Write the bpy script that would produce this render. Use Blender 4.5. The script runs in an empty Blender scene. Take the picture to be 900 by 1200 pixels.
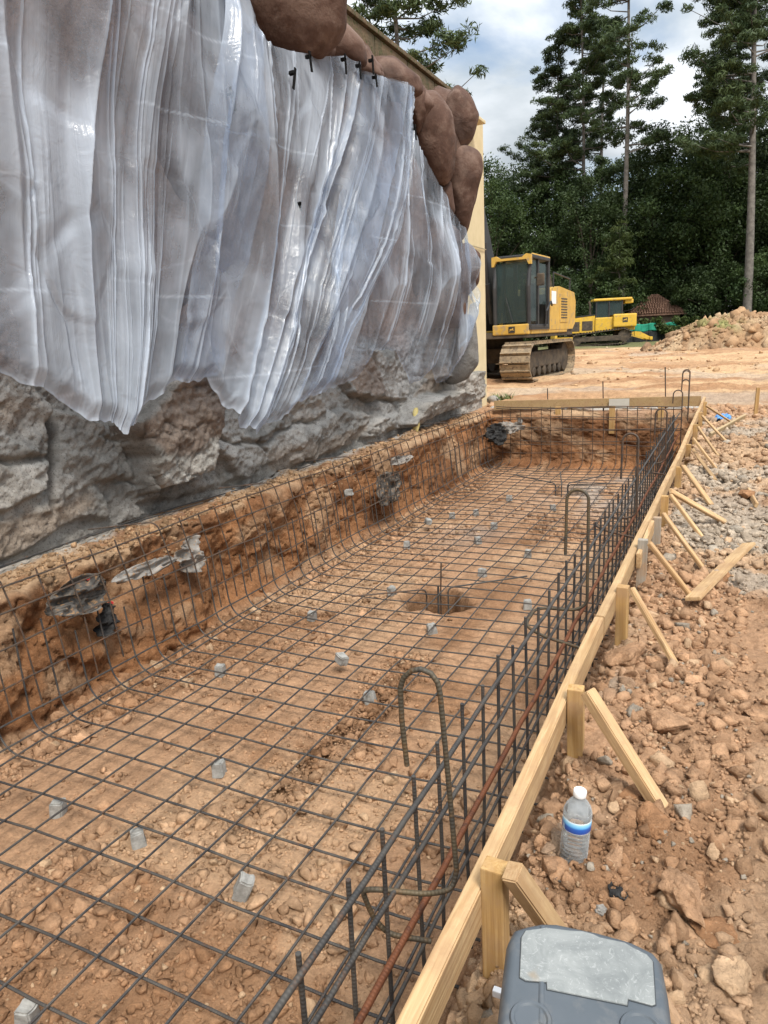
import bpy, bmesh, math, random
import numpy as np
from mathutils import Vector, Matrix

C = bpy.context.scene
COL = C.collection
rng = np.random.default_rng(7)
random.seed(7)
PI = math.pi

# ------------------------------------------------------------------ camera
CZ = 1.25
F, YAW, PITCH, ROLL = 843.65, math.radians(26.2787), math.radians(13.4749), math.radians(2.8524)
cy_, sy_ = math.cos(YAW), math.sin(YAW)
fwd = np.array([-sy_*math.cos(PITCH), cy_*math.cos(PITCH), -math.sin(PITCH)])
rgt = np.array([cy_, sy_, 0.0])
dwn = np.cross(fwd, rgt)
R_ = rgt*math.cos(ROLL) + dwn*math.sin(ROLL)
D_ = dwn*math.cos(ROLL) - rgt*math.sin(ROLL)
RM = np.stack([R_, D_, fwd])
cam_d = bpy.data.cameras.new('camera')
cam = bpy.data.objects.new('camera', cam_d); COL.objects.link(cam)
M3 = Matrix(((R_[0], -D_[0], -fwd[0]), (R_[1], -D_[1], -fwd[1]), (R_[2], -D_[2], -fwd[2])))
cam.matrix_world = Matrix.Translation((0, 0, CZ)) @ M3.to_4x4()
cam_d.sensor_fit = 'VERTICAL'; cam_d.sensor_height = 36.0; cam_d.lens = 36.0*F/1200.0
cam_d.clip_start = 0.05; cam_d.clip_end = 2000
C.camera = cam
C.render.resolution_x, C.render.resolution_y = 768, 1024

def at(u, v, x=None, y=None, z=None, d=None):
    """the point of the place seen at photo pixel (u, v) on the plane x=, y=, z= or at depth d"""
    r = RM.T @ np.array([(u-450)/F, (v-600)/F, 1.0])
    t = (z-CZ)/r[2] if z is not None else x/r[0] if x is not None else y/r[1] if y is not None else d
    return np.array([0, 0, CZ]) + t*r

# ------------------------------------------------------------------ sky, sun, exposure
def NT(nt, typ, **kw):
    n = nt.nodes.new(typ)
    for k, v in kw.items(): setattr(n, k, v)
    return n
SUN_DIR = Vector((0.40, -0.42, 0.82)).normalized()       # towards the sun
SUN_EL = math.asin(SUN_DIR.z); SUN_AZ = math.atan2(SUN_DIR.x, SUN_DIR.y)
w = bpy.data.worlds.new('World'); C.world = w; w.use_nodes = True
nt = w.node_tree; nt.nodes.clear(); L = nt.links.new
sky = NT(nt, 'ShaderNodeTexSky', sky_type='NISHITA', sun_disc=False)
sky.sun_elevation = SUN_EL; sky.sun_rotation = SUN_AZ
tc = NT(nt, 'ShaderNodeTexCoord')
sep = NT(nt, 'ShaderNodeSeparateXYZ'); L(tc.outputs['Generated'], sep.inputs[0])
zc = NT(nt, 'ShaderNodeMath', operation='MAXIMUM'); L(sep.outputs['Z'], zc.inputs[0]); zc.inputs[1].default_value = 0.0
za = NT(nt, 'ShaderNodeMath', operation='ADD'); L(zc.outputs[0], za.inputs[0]); za.inputs[1].default_value = 0.22
dv = NT(nt, 'ShaderNodeVectorMath', operation='DIVIDE'); L(tc.outputs['Generated'], dv.inputs[0])
cmb = NT(nt, 'ShaderNodeCombineXYZ'); L(za.outputs[0], cmb.inputs[0]); L(za.outputs[0], cmb.inputs[1]); cmb.inputs[2].default_value = 1.0
L(cmb.outputs[0], dv.inputs[1])
mp = NT(nt, 'ShaderNodeMapping'); L(dv.outputs[0], mp.inputs[0]); mp.inputs['Location'].default_value = (3.3, 1.7, 0); mp.inputs['Scale'].default_value = (1, 1, 0.0)
n1 = NT(nt, 'ShaderNodeTexNoise'); n1.inputs['Scale'].default_value = 1.5; n1.inputs['Detail'].default_value = 9; n1.inputs['Roughness'].default_value = 0.56; n1.inputs['Distortion'].default_value = 0.25
n2 = NT(nt, 'ShaderNodeTexNoise'); n2.inputs['Scale'].default_value = 2.1; n2.inputs['Detail'].default_value = 6
L(mp.outputs[0], n1.inputs['Vector'])
mp2 = NT(nt, 'ShaderNodeMapping'); L(dv.outputs[0], mp2.inputs[0]); mp2.inputs['Location'].default_value = (7.1, 2.2, 0); mp2.inputs['Scale'].default_value = (1, 1, 0.0)
L(mp2.outputs[0], n2.inputs['Vector'])
r1 = NT(nt, 'ShaderNodeValToRGB'); r1.color_ramp.elements[0].position = 0.33; r1.color_ramp.elements[1].position = 0.50
L(n1.outputs[0], r1.inputs[0])
r2 = NT(nt, 'ShaderNodeValToRGB'); r2.color_ramp.elements[0].position = 0.38; r2.color_ramp.elements[1].position = 0.64
r2.color_ramp.elements[0].color = (4.3, 4.8, 5.2, 1); r2.color_ramp.elements[1].color = (8.6, 8.9, 9.3, 1)
L(n2.outputs[0], r2.inputs[0])
skm = NT(nt, 'ShaderNodeMix', data_type='RGBA', blend_type='MULTIPLY'); skm.inputs[0].default_value = 1.0
L(sky.outputs[0], skm.inputs[6]); skm.inputs[7].default_value = (1.0, 0.95, 0.88, 1)
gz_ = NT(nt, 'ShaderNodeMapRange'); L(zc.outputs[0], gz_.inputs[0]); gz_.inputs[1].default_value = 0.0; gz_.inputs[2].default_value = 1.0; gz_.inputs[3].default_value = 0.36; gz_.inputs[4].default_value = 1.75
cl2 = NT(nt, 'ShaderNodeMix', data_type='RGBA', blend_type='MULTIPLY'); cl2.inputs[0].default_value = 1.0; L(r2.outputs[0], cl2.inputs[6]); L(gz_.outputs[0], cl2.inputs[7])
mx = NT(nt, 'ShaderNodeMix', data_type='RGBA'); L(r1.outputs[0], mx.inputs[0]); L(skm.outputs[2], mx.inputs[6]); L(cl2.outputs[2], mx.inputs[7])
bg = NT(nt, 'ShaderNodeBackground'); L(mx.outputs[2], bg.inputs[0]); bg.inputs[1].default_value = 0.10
wo = NT(nt, 'ShaderNodeOutputWorld'); L(bg.outputs[0], wo.inputs[0])

sd = bpy.data.lights.new('sun', 'SUN'); so = bpy.data.objects.new('sun', sd); COL.objects.link(so)
sd.energy = 2.3; sd.angle = math.radians(18.0); sd.color = (1.0, 0.95, 0.87)
so.rotation_euler = (-SUN_DIR).to_track_quat('-Z', 'Y').to_euler(); so.location = (0, -10, 30)

C.view_settings.view_transform = 'Standard'; C.view_settings.look = 'None'
C.view_settings.exposure = 0.95; C.view_settings.gamma = 1.0
C.render.engine = 'CYCLES'
C.cycles.max_bounces = 8; C.cycles.transparent_max_bounces = 24; C.cycles.diffuse_bounces = 3
C.cycles.glossy_bounces = 3; C.cycles.transmission_bounces = 8
C.cycles.use_adaptive_sampling = True; C.cycles.adaptive_threshold = 0.01
try: C.cycles.use_denoising = True
except Exception: pass

# ------------------------------------------------------------------ numpy noise
def _h(ix, iy, iz, seed):
    n = (ix.astype(np.int64)*374761393 + iy.astype(np.int64)*668265263 + iz.astype(np.int64)*2147483647 + seed*1274126177) & 0xFFFFFFFF
    n = ((n ^ (n >> 13))*1274126177) & 0xFFFFFFFF
    n = ((n ^ (n >> 16))*2246822519) & 0xFFFFFFFF
    return ((n ^ (n >> 15)) & 0xFFFFFF)/float(0xFFFFFF)
def vn(x, y, z=None, seed=0):
    x = np.asarray(x, float); y = np.asarray(y, float)
    z = np.zeros_like(x) if z is None else np.asarray(z, float)
    x, y, z = np.broadcast_arrays(x, y, z)
    ix, iy, iz = np.floor(x), np.floor(y), np.floor(z)
    fx, fy, fz = x-ix, y-iy, z-iz
    q = lambda t: t*t*t*(t*(t*6-15)+10)
    ux, uy, uz = q(fx), q(fy), q(fz)
    o = 0
    for a in (0, 1):
        for b in (0, 1):
            for c in (0, 1):
                if c and not np.any(fz): continue
                wgt = (ux if a else 1-ux)*(uy if b else 1-uy)*(uz if c else 1-uz)
                o = o + wgt*_h(ix+a, iy+b, iz+c, seed)
    return o*2-1
def fbm(x, y, z=None, seed=0, oct=4, gain=.5):
    o, a, s = 0, 1.0, 0
    for k in range(oct):
        f = 2.03**k
        o = o + a*vn(np.asarray(x)*f+k*17.3, np.asarray(y)*f-k*9.1, None if z is None else np.asarray(z)*f+k*5.7, seed+k)
        s += a; a *= gain
    return o/s*1.6
def worley(x, y, seed=0):
    x = np.asarray(x, float); y = np.asarray(y, float)
    ix, iy = np.floor(x), np.floor(y)
    f1 = np.full(x.shape, 9.0); f2 = np.full(x.shape, 9.0); idc = np.zeros(x.shape)
    zz = np.zeros_like(ix)
    for a in (-1, 0, 1):
        for b in (-1, 0, 1):
            px = ix+a+_h(ix+a, iy+b, zz, seed); py = iy+b+_h(ix+a, iy+b, zz, seed+5)
            d = np.hypot(px-x, py-y)
            nearer = d < f1
            f2 = np.where(nearer, f1, np.minimum(f2, d))
            idc = np.where(nearer, _h(ix+a, iy+b, zz, seed+9), idc)
            f1 = np.where(nearer, d, f1)
    return f1, f2, idc
def sst(a, b, x):
    t = np.clip((np.asarray(x, float)-a)/(b-a), 0, 1); return t*t*(3-2*t)
def gau(x, y, cx, cy, rx, ry): return np.exp(-(((x-cx)/rx)**2+((y-cy)/ry)**2))
def polysdf(px, py, poly):
    poly = np.asarray(poly, float); d = np.full(px.shape, 1e9); ins = np.zeros(px.shape, bool)
    n = len(poly)
    for i in range(n):
        a, b = poly[i], poly[(i+1) % n]; e = b-a
        t = np.clip(((px-a[0])*e[0]+(py-a[1])*e[1])/(e@e+1e-12), 0, 1)
        d = np.minimum(d, np.hypot(px-a[0]-t*e[0], py-a[1]-t*e[1]))
        c = ((a[1] > py) != (b[1] > py)) & (px < (b[0]-a[0])*(py-a[1])/(b[1]-a[1]+1e-12)+a[0])
        ins ^= c
    return np.where(ins, d, -d)

# ------------------------------------------------------------------ object helpers
def tag(o, label=None, cat=None, group=None, kind=None):
    if label: o['label'] = label
    if cat: o['category'] = cat
    if group: o['group'] = group
    if kind: o['kind'] = kind
    return o
def empty(name, loc=(0, 0, 0), rz=0.0):
    o = bpy.data.objects.new(name, None); COL.objects.link(o); o.location = loc; o.rotation_euler = (0, 0, rz)
    o.empty_display_size = 0.1
    return o
def link(name, me, mat=None, parent=None, smooth=False):
    if mat is not None and not me.materials: me.materials.append(mat)
    if smooth and len(me.polygons): me.polygons.foreach_set('use_smooth', np.ones(len(me.polygons), bool))
    o = bpy.data.objects.new(name, me); COL.objects.link(o)
    if parent is not None: o.parent = parent
    return o
def npmesh(name, V, Fc, attrs=None):
    """V (n,3), Fc (m,k) of a single face size"""
    V = np.asarray(V, np.float32); Fc = np.asarray(Fc, np.int32); k = Fc.shape[1]
    me = bpy.data.meshes.new(name)
    me.vertices.add(len(V)); me.vertices.foreach_set('co', V.ravel())
    me.loops.add(Fc.size); me.loops.foreach_set('vertex_index', Fc.ravel())
    me.polygons.add(len(Fc)); me.polygons.foreach_set('loop_start', np.arange(0, Fc.size, k, dtype=np.int32))
    me.polygons.foreach_set('loop_total', np.full(len(Fc), k, np.int32))
    for nme, a in (attrs or {}).items():
        a = np.asarray(a, np.float32)
        if a.ndim == 1:
            at_ = me.attributes.new(nme, 'FLOAT', 'POINT'); at_.data.foreach_set('value', a)
        else:
            if a.shape[1] == 3: a = np.c_[a, np.ones(len(a), np.float32)].astype(np.float32)
            at_ = me.attributes.new(nme, 'FLOAT_COLOR', 'POINT'); at_.data.foreach_set('color', a.ravel())
    me.update(calc_edges=True)
    return me
def gridfaces(nu, nv, wrap=False):
    i = np.arange(nu-1)[:, None]; j = np.arange(nv if wrap else nv-1)[None, :]
    j2 = (j+1) % nv
    return np.stack([i*nv+j, (i+1)*nv+j, (i+1)*nv+j2, i*nv+j2], -1).reshape(-1, 4)
class MB:
    def __init__(s): s.v = []; s.f = []; s.arc = []
    def add(s, V, Fc, arc=None):
        o = len(s.v); s.v.extend([tuple(map(float, p)) for p in V]); s.f.extend([tuple(int(i)+o for i in q) for q in Fc])
        s.arc.extend(list(arc) if arc is not None else [0.0]*len(V)); return s
    def box(s, c, sz, rot=None, bev=0.0, taper=None):
        hx, hy, hz = [k/2 for k in sz]
        if bev <= 0:
            V = [(x, y, z) for x in (-hx, hx) for y in (-hy, hy) for z in (-hz, hz)]
            Fc = [(0, 1, 3, 2), (4, 6, 7, 5), (0, 4, 5, 1), (2, 3, 7, 6), (0, 2, 6, 4), (1, 5, 7, 3)]
        else:
            bm = bmesh.new(); bmesh.ops.create_cube(bm, size=1.0)
            for q in bm.verts: q.co = Vector((q.co.x*sz[0], q.co.y*sz[1], q.co.z*sz[2]))
            bmesh.ops.bevel(bm, geom=list(bm.edges), offset=bev, segments=2, profile=0.6, affect='EDGES')
            bm.verts.index_update(); V = [tuple(q.co) for q in bm.verts]; Fc = [tuple(q.index for q in f.verts) for f in bm.faces]; bm.free()
        if taper: V = [(x*(1+taper*(z/sz[2]+.5)), y*(1+taper*(z/sz[2]+.5)), z) for x, y, z in V]
        Mr = rot if rot is not None else Matrix.Identity(3)
        V = [tuple(Mr @ Vector(q) + Vector(c)) for q in V]
        return s.add(V, Fc)
    def prism(s, pts, axis, a, b):
        """polygon pts extruded along axis ('x','y','z') from a to b"""
        n = len(pts)
        def mk(p, t): return (t, p[0], p[1]) if axis == 'x' else (p[0], t, p[1]) if axis == 'y' else (p[0], p[1], t)
        V = [mk(p, a) for p in pts]+[mk(p, b) for p in pts]
        Fc = [tuple(range(n)), tuple(range(2*n-1, n-1, -1))]+[(i, i+n, (i+1) % n+n, (i+1) % n) for i in range(n)]
        return s.add(V, Fc)
    def tube(s, pts, r, seg=8, cap=True):
        P = [Vector(p) for p in pts]; n = len(P); rs = r if hasattr(r, '__len__') else [r]*n
        V = []; arc = []; acc = 0.0
        T0 = (P[1]-P[0]).normalized(); N = T0.orthogonal().normalized()
        for i in range(n):
            T = (P[min(i+1, n-1)]-P[max(i-1, 0)]).normalized()
            N = (N-T*N.dot(T)).normalized(); B = T.cross(N)
            if i: acc += (P[i]-P[i-1]).length
            for k in range(seg):
                a = 2*PI*k/seg; V.append(P[i]+(N*math.cos(a)+B*math.sin(a))*rs[i]); arc.append(acc)
        Fc = [(i*seg+k, (i+1)*seg+k, (i+1)*seg+(k+1) % seg, i*seg+(k+1) % seg) for i in range(n-1) for k in range(seg)]
        Fc = [f[::-1] for f in Fc]
        if cap: Fc += [tuple(range(seg)), tuple(range((n-1)*seg, n*seg))[::-1]]
        return s.add(V, Fc, arc)
    def lathe(s, prof, c=(0, 0, 0), seg=24, axis='z', cap=True):
        V = []
        for r, z in prof:
            for k in range(seg):
                a = 2*PI*k/seg; p = (r*math.cos(a), r*math.sin(a), z)
                if axis == 'x': p = (p[2], p[0], p[1])
                if axis == 'y': p = (p[1], p[2], p[0])
                V.append((p[0]+c[0], p[1]+c[1], p[2]+c[2]))
        n = len(prof)
        Fc = [(i*seg+k, i*seg+(k+1) % seg, (i+1)*seg+(k+1) % seg, (i+1)*seg+k) for i in range(n-1) for k in range(seg)]
        if cap: Fc += [tuple(range(seg))[::-1], tuple(range((n-1)*seg, n*seg))]
        return s.add(V, Fc)
    def build(s, name, mat, parent=None, smooth=False):
        me = bpy.data.meshes.new(name); me.from_pydata(s.v, [], s.f)
        if any(s.arc):
            a = me.attributes.new('arc', 'FLOAT', 'POINT'); a.data.foreach_set('value', np.array(s.arc, np.float32))
        me.update()
        o = link(name, me, mat, parent, smooth)
        if smooth:
            try:
                me.set_sharp_from_angle(angle=math.radians(40))
            except Exception: pass
        return o
def children(o): return [c for c in bpy.data.objects if c.parent == o]
def rotm(ax, ang): return Matrix.Rotation(ang, 3, ax)
def align(v):
    """3x3 matrix whose local Z runs along v"""
    return Vector(v).to_track_quat('Z', 'Y').to_matrix()

# ------------------------------------------------------------------ materials
def mat(name, col=(.5, .5, .5), rough=.7, metal=0.0, spec=.5):
    m = bpy.data.materials.new(name); m.use_nodes = True; n = m.node_tree
    b = n.nodes['Principled BSDF']; b.inputs['Base Color'].default_value = (*col, 1); b.inputs['Roughness'].default_value = rough
    b.inputs['Metallic'].default_value = metal; b.inputs['Specular IOR Level'].default_value = spec
    return m, n, b
def noise(n, scale, detail=5, rough=.55, vec=None, dist=0.0, sc3=None):
    t = NT(n, 'ShaderNodeTexNoise'); t.inputs['Scale'].default_value = scale; t.inputs['Detail'].default_value = detail
    t.inputs['Roughness'].default_value = rough; t.inputs['Distortion'].default_value = dist
    if vec is None:
        co = NT(n, 'ShaderNodeTexCoord'); vec = co.outputs['Object']
    if sc3:
        m = NT(n, 'ShaderNodeMapping'); n.links.new(vec, m.inputs[0]); m.inputs['Scale'].default_value = sc3; vec = m.outputs[0]
    n.links.new(vec, t.inputs['Vector']); return t.outputs[0]
def ramp(n, fac, stops):
    r = NT(n, 'ShaderNodeValToRGB'); e = r.color_ramp.elements
    while len(e) < len(stops): e.new(0.5)
    for k, (p, c) in enumerate(stops):
        e[k].position = p; e[k].color = (*c, 1) if hasattr(c, '__len__') else (c, c, c, 1)
    n.links.new(fac, r.inputs[0]); return r.outputs[0]
def mixc(n, fac, a, b, mode='MIX'):
    m = NT(n, 'ShaderNodeMix', data_type='RGBA', blend_type=mode)
    for i, q in ((0, fac), (6, a), (7, b)):
        if isinstance(q, (int, float)): m.inputs[i].default_value = q
        elif isinstance(q, tuple): m.inputs[i].default_value = (*q, 1)
        else: n.links.new(q, m.inputs[i])
    return m.outputs[2]
def bump(n, b, h, strength=.4, dist=.01, prev=None):
    k = NT(n, 'ShaderNodeBump'); k.inputs['Strength'].default_value = strength; k.inputs['Distance'].default_value = dist
    n.links.new(h, k.inputs['Height'])
    if prev is not None: n.links.new(prev, k.inputs['Normal'])
    n.links.new(k.outputs[0], b.inputs['Normal']); return k.outputs[0]
def attr(n, name, out='Color'):
    a = NT(n, 'ShaderNodeAttribute'); a.attribute_name = name; return a.outputs[out]
def speckled(name, c1, c2, scale=8, rough=.7, metal=0, bs=.2, bd=.004, spec=.4, lo=.35, hi=.65, c3=None):
    m, n, b = mat(name, c1, rough, metal, spec)
    f = noise(n, scale, 6, .6)
    c = ramp(n, f, [(lo, c1), (hi, c2)])
    if c3:
        c = mixc(n, ramp(n, noise(n, scale*3.1, 4), [(.55, 0.0), (.66, 1.0)]), c, c3)
    n.links.new(c, b.inputs['Base Color'])
    if bs: bump(n, b, noise(n, scale*4, 5), bs, bd)
    return m
M = {}
# soil: the albedo comes from the soil type stored on the mesh, broken up by noise
def soil_mat(name, bs=1.0):
    m, n, b = mat(name, (.3, .2, .1), .95, 0, .15)
    s = attr(n, 'soil')
    v1 = ramp(n, noise(n, 9, 8, .65), [(.28, .66), (.5, .98), (.72, 1.22)])
    v2 = ramp(n, noise(n, 55, 5, .6), [(.3, .78), (.7, 1.16)])
    c = mixc(n, 1.0, s, v1, 'MULTIPLY'); c = mixc(n, 1.0, c, v2, 'MULTIPLY')
    pale = ramp(n, noise(n, 120, 3, .5), [(.62, 0.0), (.72, .55)])
    c = mixc(n, pale, c, (.50, .34, .21))
    n.links.new(c, b.inputs['Base Color'])
    k = bump(n, b, noise(n, 38, 8, .7), .9*bs, .03)
    bump(n, b, noise(n, 160, 5, .65), .7*bs, .008, k)
    return m
M['soil'] = soil_mat('soil'); M['clod'] = soil_mat('clod_soil', .8)
# reinforcing steel, ribs follow the length of the bar
def rebar_mat(name, c1, c2, rust, lo=.5):
    m, n, b = mat(name, c1, .62, .35, .4)
    f = noise(n, 7, 6, .65)
    c = ramp(n, f, [(.35, c1), (.6, c2)])
    c = mixc(n, ramp(n, noise(n, 23, 6, .7), [(lo, 0.0), (lo+.16, 1.0)]), c, rust)
    n.links.new(c, b.inputs['Base Color'])
    a = attr(n, 'arc', 'Fac'); mu = NT(n, 'ShaderNodeMath', operation='MULTIPLY'); n.links.new(a, mu.inputs[0]); mu.inputs[1].default_value = 2*PI/.011
    sn = NT(n, 'ShaderNodeMath', operation='SINE'); n.links.new(mu.outputs[0], sn.inputs[0])
    k = bump(n, b, sn.outputs[0], .35, .0013); bump(n, b, noise(n, 300, 2), .25, .001, k)
    return m
M['rebar'] = rebar_mat('rebar_dark', (.040, .040, .042), (.085, .078, .070), (.13, .065, .035), .56)
M['rebar_brown'] = rebar_mat('rebar_brown', (.052, .043, .038), (.095, .070, .052), (.16, .075, .038), .50)
M['rebar_rust'] = rebar_mat('rebar_rust', (.15, .055, .028), (.22, .085, .040), (.10, .045, .028), .5)
M['rebar_ochre'] = rebar_mat('rebar_ochre', (.060, .056, .048), (.11, .085, .05), (.16, .09, .04), .52)
def wood_mat(name, c1, c2, c3, knots=True, axis=1):
    m, n, b = mat(name, c1, .78, 0, .2)
    oi = NT(n, 'ShaderNodeObjectInfo'); co = NT(n, 'ShaderNodeTexCoord'); ad = NT(n, 'ShaderNodeVectorMath', operation='ADD'); n.links.new(co.outputs['Object'], ad.inputs[0])
    sc_ = NT(n, 'ShaderNodeMath', operation='MULTIPLY'); n.links.new(oi.outputs['Random'], sc_.inputs[0]); sc_.inputs[1].default_value = 31.0; n.links.new(sc_.outputs[0], ad.inputs[1]); vec = ad.outputs[0]
    sc = [1, 1, 1]; sc[axis] = .05; sc = tuple(30*k for k in sc)
    g = noise(n, 1.0, 7, .62, vec=vec, sc3=sc, dist=1.1)
    c = ramp(n, g, [(.30, c2), (.44, c1), (.52, c3), (.60, c1), (.72, c2)])
    f = noise(n, 1.0, 3, .5, vec=vec, sc3=tuple(k*5 for k in sc))
    c = mixc(n, ramp(n, f, [(.3, .0), (.7, .45)]), c, c2)
    vo = NT(n, 'ShaderNodeTexVoronoi'); mp_ = NT(n, 'ShaderNodeMapping'); n.links.new(vec, mp_.inputs[0]); ks = [11, 11, 11]; ks[axis] = 3.6; mp_.inputs['Scale'].default_value = ks; n.links.new(mp_.outputs[0], vo.inputs['Vector']); vo.inputs['Scale'].default_value = 1.0
    c = mixc(n, ramp(n, vo.outputs['Distance'], [(.05, .85), (.13, 0.0)]), c, tuple(k*.32 for k in c1))
    mud = ramp(n, noise(n, 7, 7, .7, vec=vec), [(.47, 0.0), (.66, .75)])
    c = mixc(n, mud, c, (.36, .225, .125))
    blot = ramp(n, noise(n, 3, 4, .6, vec=vec), [(.45, 0.0), (.75, .5)])
    c = mixc(n, blot, c, tuple(k*.66 for k in c1))
    vr = NT(n, 'ShaderNodeHueSaturation'); mr = NT(n, 'ShaderNodeMapRange'); n.links.new(oi.outputs['Random'], mr.inputs[0]); mr.inputs[3].default_value = .82; mr.inputs[4].default_value = 1.12; n.links.new(mr.outputs[0], vr.inputs['Value']); n.links.new(c, vr.inputs['Color'])
    n.links.new(vr.outputs[0], b.inputs['Base Color']); k = bump(n, b, f, .5, .003); bump(n, b, g, .4, .004, k); return m
M['pine'] = wood_mat('pine_board', (.47, .310, .160), (.33, .195, .090), (.56, .395, .22))
M['pine_z'] = wood_mat('pine_upright', (.47, .290, .115), (.33, .185, .065), (.55, .365, .165), axis=2)
M['oldwood_z'] = wood_mat('grey_weathered_upright', (.27, .24, .20), (.18, .16, .13), (.35, .31, .26), axis=2)
M['oldwood'] = wood_mat('weathered_board', (.36, .27, .15), (.25, .18, .10), (.45, .35, .21), axis=0)
M['concrete_block'] = speckled('spacer_concrete', (.22, .215, .20), (.34, .335, .315), 30, .9, 0, .5, .004, .2)
M['stucco'] = speckled('stucco_cream', (.55, .46, .28), (.63, .53, .34), 3.0, .92, 0, .5, .006, .2)
M['white_plastic'] = mat('white_plastic', (.8, .8, .8), .35)[0]
M['black_scrap'] = speckled('black_film', (.016, .016, .017), (.045, .043, .041), 25, .8, 0, .3, .004, .15)
M['grey_scrap'] = speckled('dusty_film', (.17, .155, .14), (.30, .28, .255), 14, .75, 0, .3, .004, .2, c3=(.30, .19, .11))
M['dark_scrap'] = speckled('muddy_film', (.05, .048, .046), (.13, .115, .10), 12, .85, 0, .4, .005, .1, c3=(.26, .155, .08))
M['yellow_cloth'] = speckled('yellow_cloth', (.62, .48, .16), (.72, .60, .28), 30, .9, 0, .3, .003, .1)
M['blue_tarp'] = speckled('blue_tarp', (.06, .22, .55), (.12, .32, .65), 30, .5, 0, .3, .004, .4)
M['red_scrap'] = mat('red_plastic', (.55, .05, .05), .5)[0]

# ------------------------------------------------------------------ the ground: one sheet, pit included
FLOOR = -0.93
Y_END = 11.62
def pit_profile(x):
    return np.interp(x, [-3.92, -3.84, -3.76, -0.74, -0.60, -0.50, -0.43, -0.36], [-.05, FLOOR, FLOOR, FLOOR, -.62, -.34, -.10, -.01])
def ground_h(x, y, fine=True):
    x = np.asarray(x, float); y = np.asarray(y, float)
    g = 0.045*fbm(x*.55, y*.55, seed=3, oct=3)*sst(.2, 2.5, np.abs(x+.4)+np.maximum(y-11, 0)*.4)
    g = g + .05*sst(.05, .9, x)*sst(14, 8, y)
    # churned, track-marked clay past the pit
    far = sst(12, 15, y)
    g = g + far*(.09*fbm(x*.35, y*1.1, seed=11, oct=4) + .06*fbm(x*.8, y*2.6, seed=12, oct=4) + .035*np.abs(fbm(x*1.5, y*3, seed=13, oct=3))*sst(60, 30, y))
    g = g + .10*sst(60, 140, y)
    in_y = sst(Y_END+.05, Y_END-.03, y)*sst(-2.6, -2.4, y)
    p = pit_profile(x)
    z = g*(1-in_y) + in_y*np.where(x > -.43, p+g*sst(-.43, -.3, x), p)
    z = np.where((x < -3.9), -.05+.02*fbm(x*2, y*2, seed=5, oct=2)*(y < 13.2) + np.where(y > 13.5, g+.05, 0), z)
    if fine:
        rough = np.where(x > -.62, 1.0, .55)*sst(40, 10, y)
        fl = in_y*((x < -.7) & (x > -3.85))
        z = z + rough*(.012*fbm(x*9, y*9, seed=21, oct=3) + .007*fbm(x*34, y*34, seed=22, oct=3))
        f1, f2, c = worley(x*13+.6*vn(x*9, y*9, seed=2), y*13+.6*vn(x*9, y*9, seed=4), 31)
        patch = sst(.05, .5, fbm(x*1.3, y*1.3, seed=41, oct=3)+np.where(x > -.4, .55, -.05))
        z = z + rough*patch*sst(16, 6, y)*(.030*(1-np.clip(f1*1.4, 0, 1)**2)*(.3+c))
        f1, f2, c = worley(x*34, y*34, 33)
        z = z + rough*sst(5, 2.5, y)*patch*.008*(1-np.clip(f1*1.4, 0, 1)**2)*(.2+c)
        # the loose groove along the floor and the two dug holes
        gro = np.exp(-(((x+1.93-.05*np.sin(y*2.1))/.11)**2))*(sst(2.3, 2.7, y)*sst(4.2, 3.7, y) + .8*sst(7.0, 7.4, y)*sst(9.3, 8.6, y))
        z = z - fl*gro*(.07+.06*fbm(x*12, y*12, seed=51, oct=3))
        for hx, hy, rx, ry, dp in ((-2.16, 5.30, .30, .27, .36), (-2.10, 9.85, .32, .34, .30)):
            rr = np.hypot((x-hx)/rx, (y-hy)/ry) + .18*fbm(x*6, y*6, seed=61, oct=3)
            z = z - fl*dp*sst(1.02, .80, rr)*(.75+.25*sst(.9, .2, rr)) + fl*.03*np.exp(-((rr-1.25)/.25)**2)
    return z
CLAY = np.array([.44, .262, .152]); DARK = np.array([.30, .158, .080]); PALE = np.array([.52, .35, .215]); GREY = np.array([.41, .355, .285]); FAR = np.array([.52, .345, .195])
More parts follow.
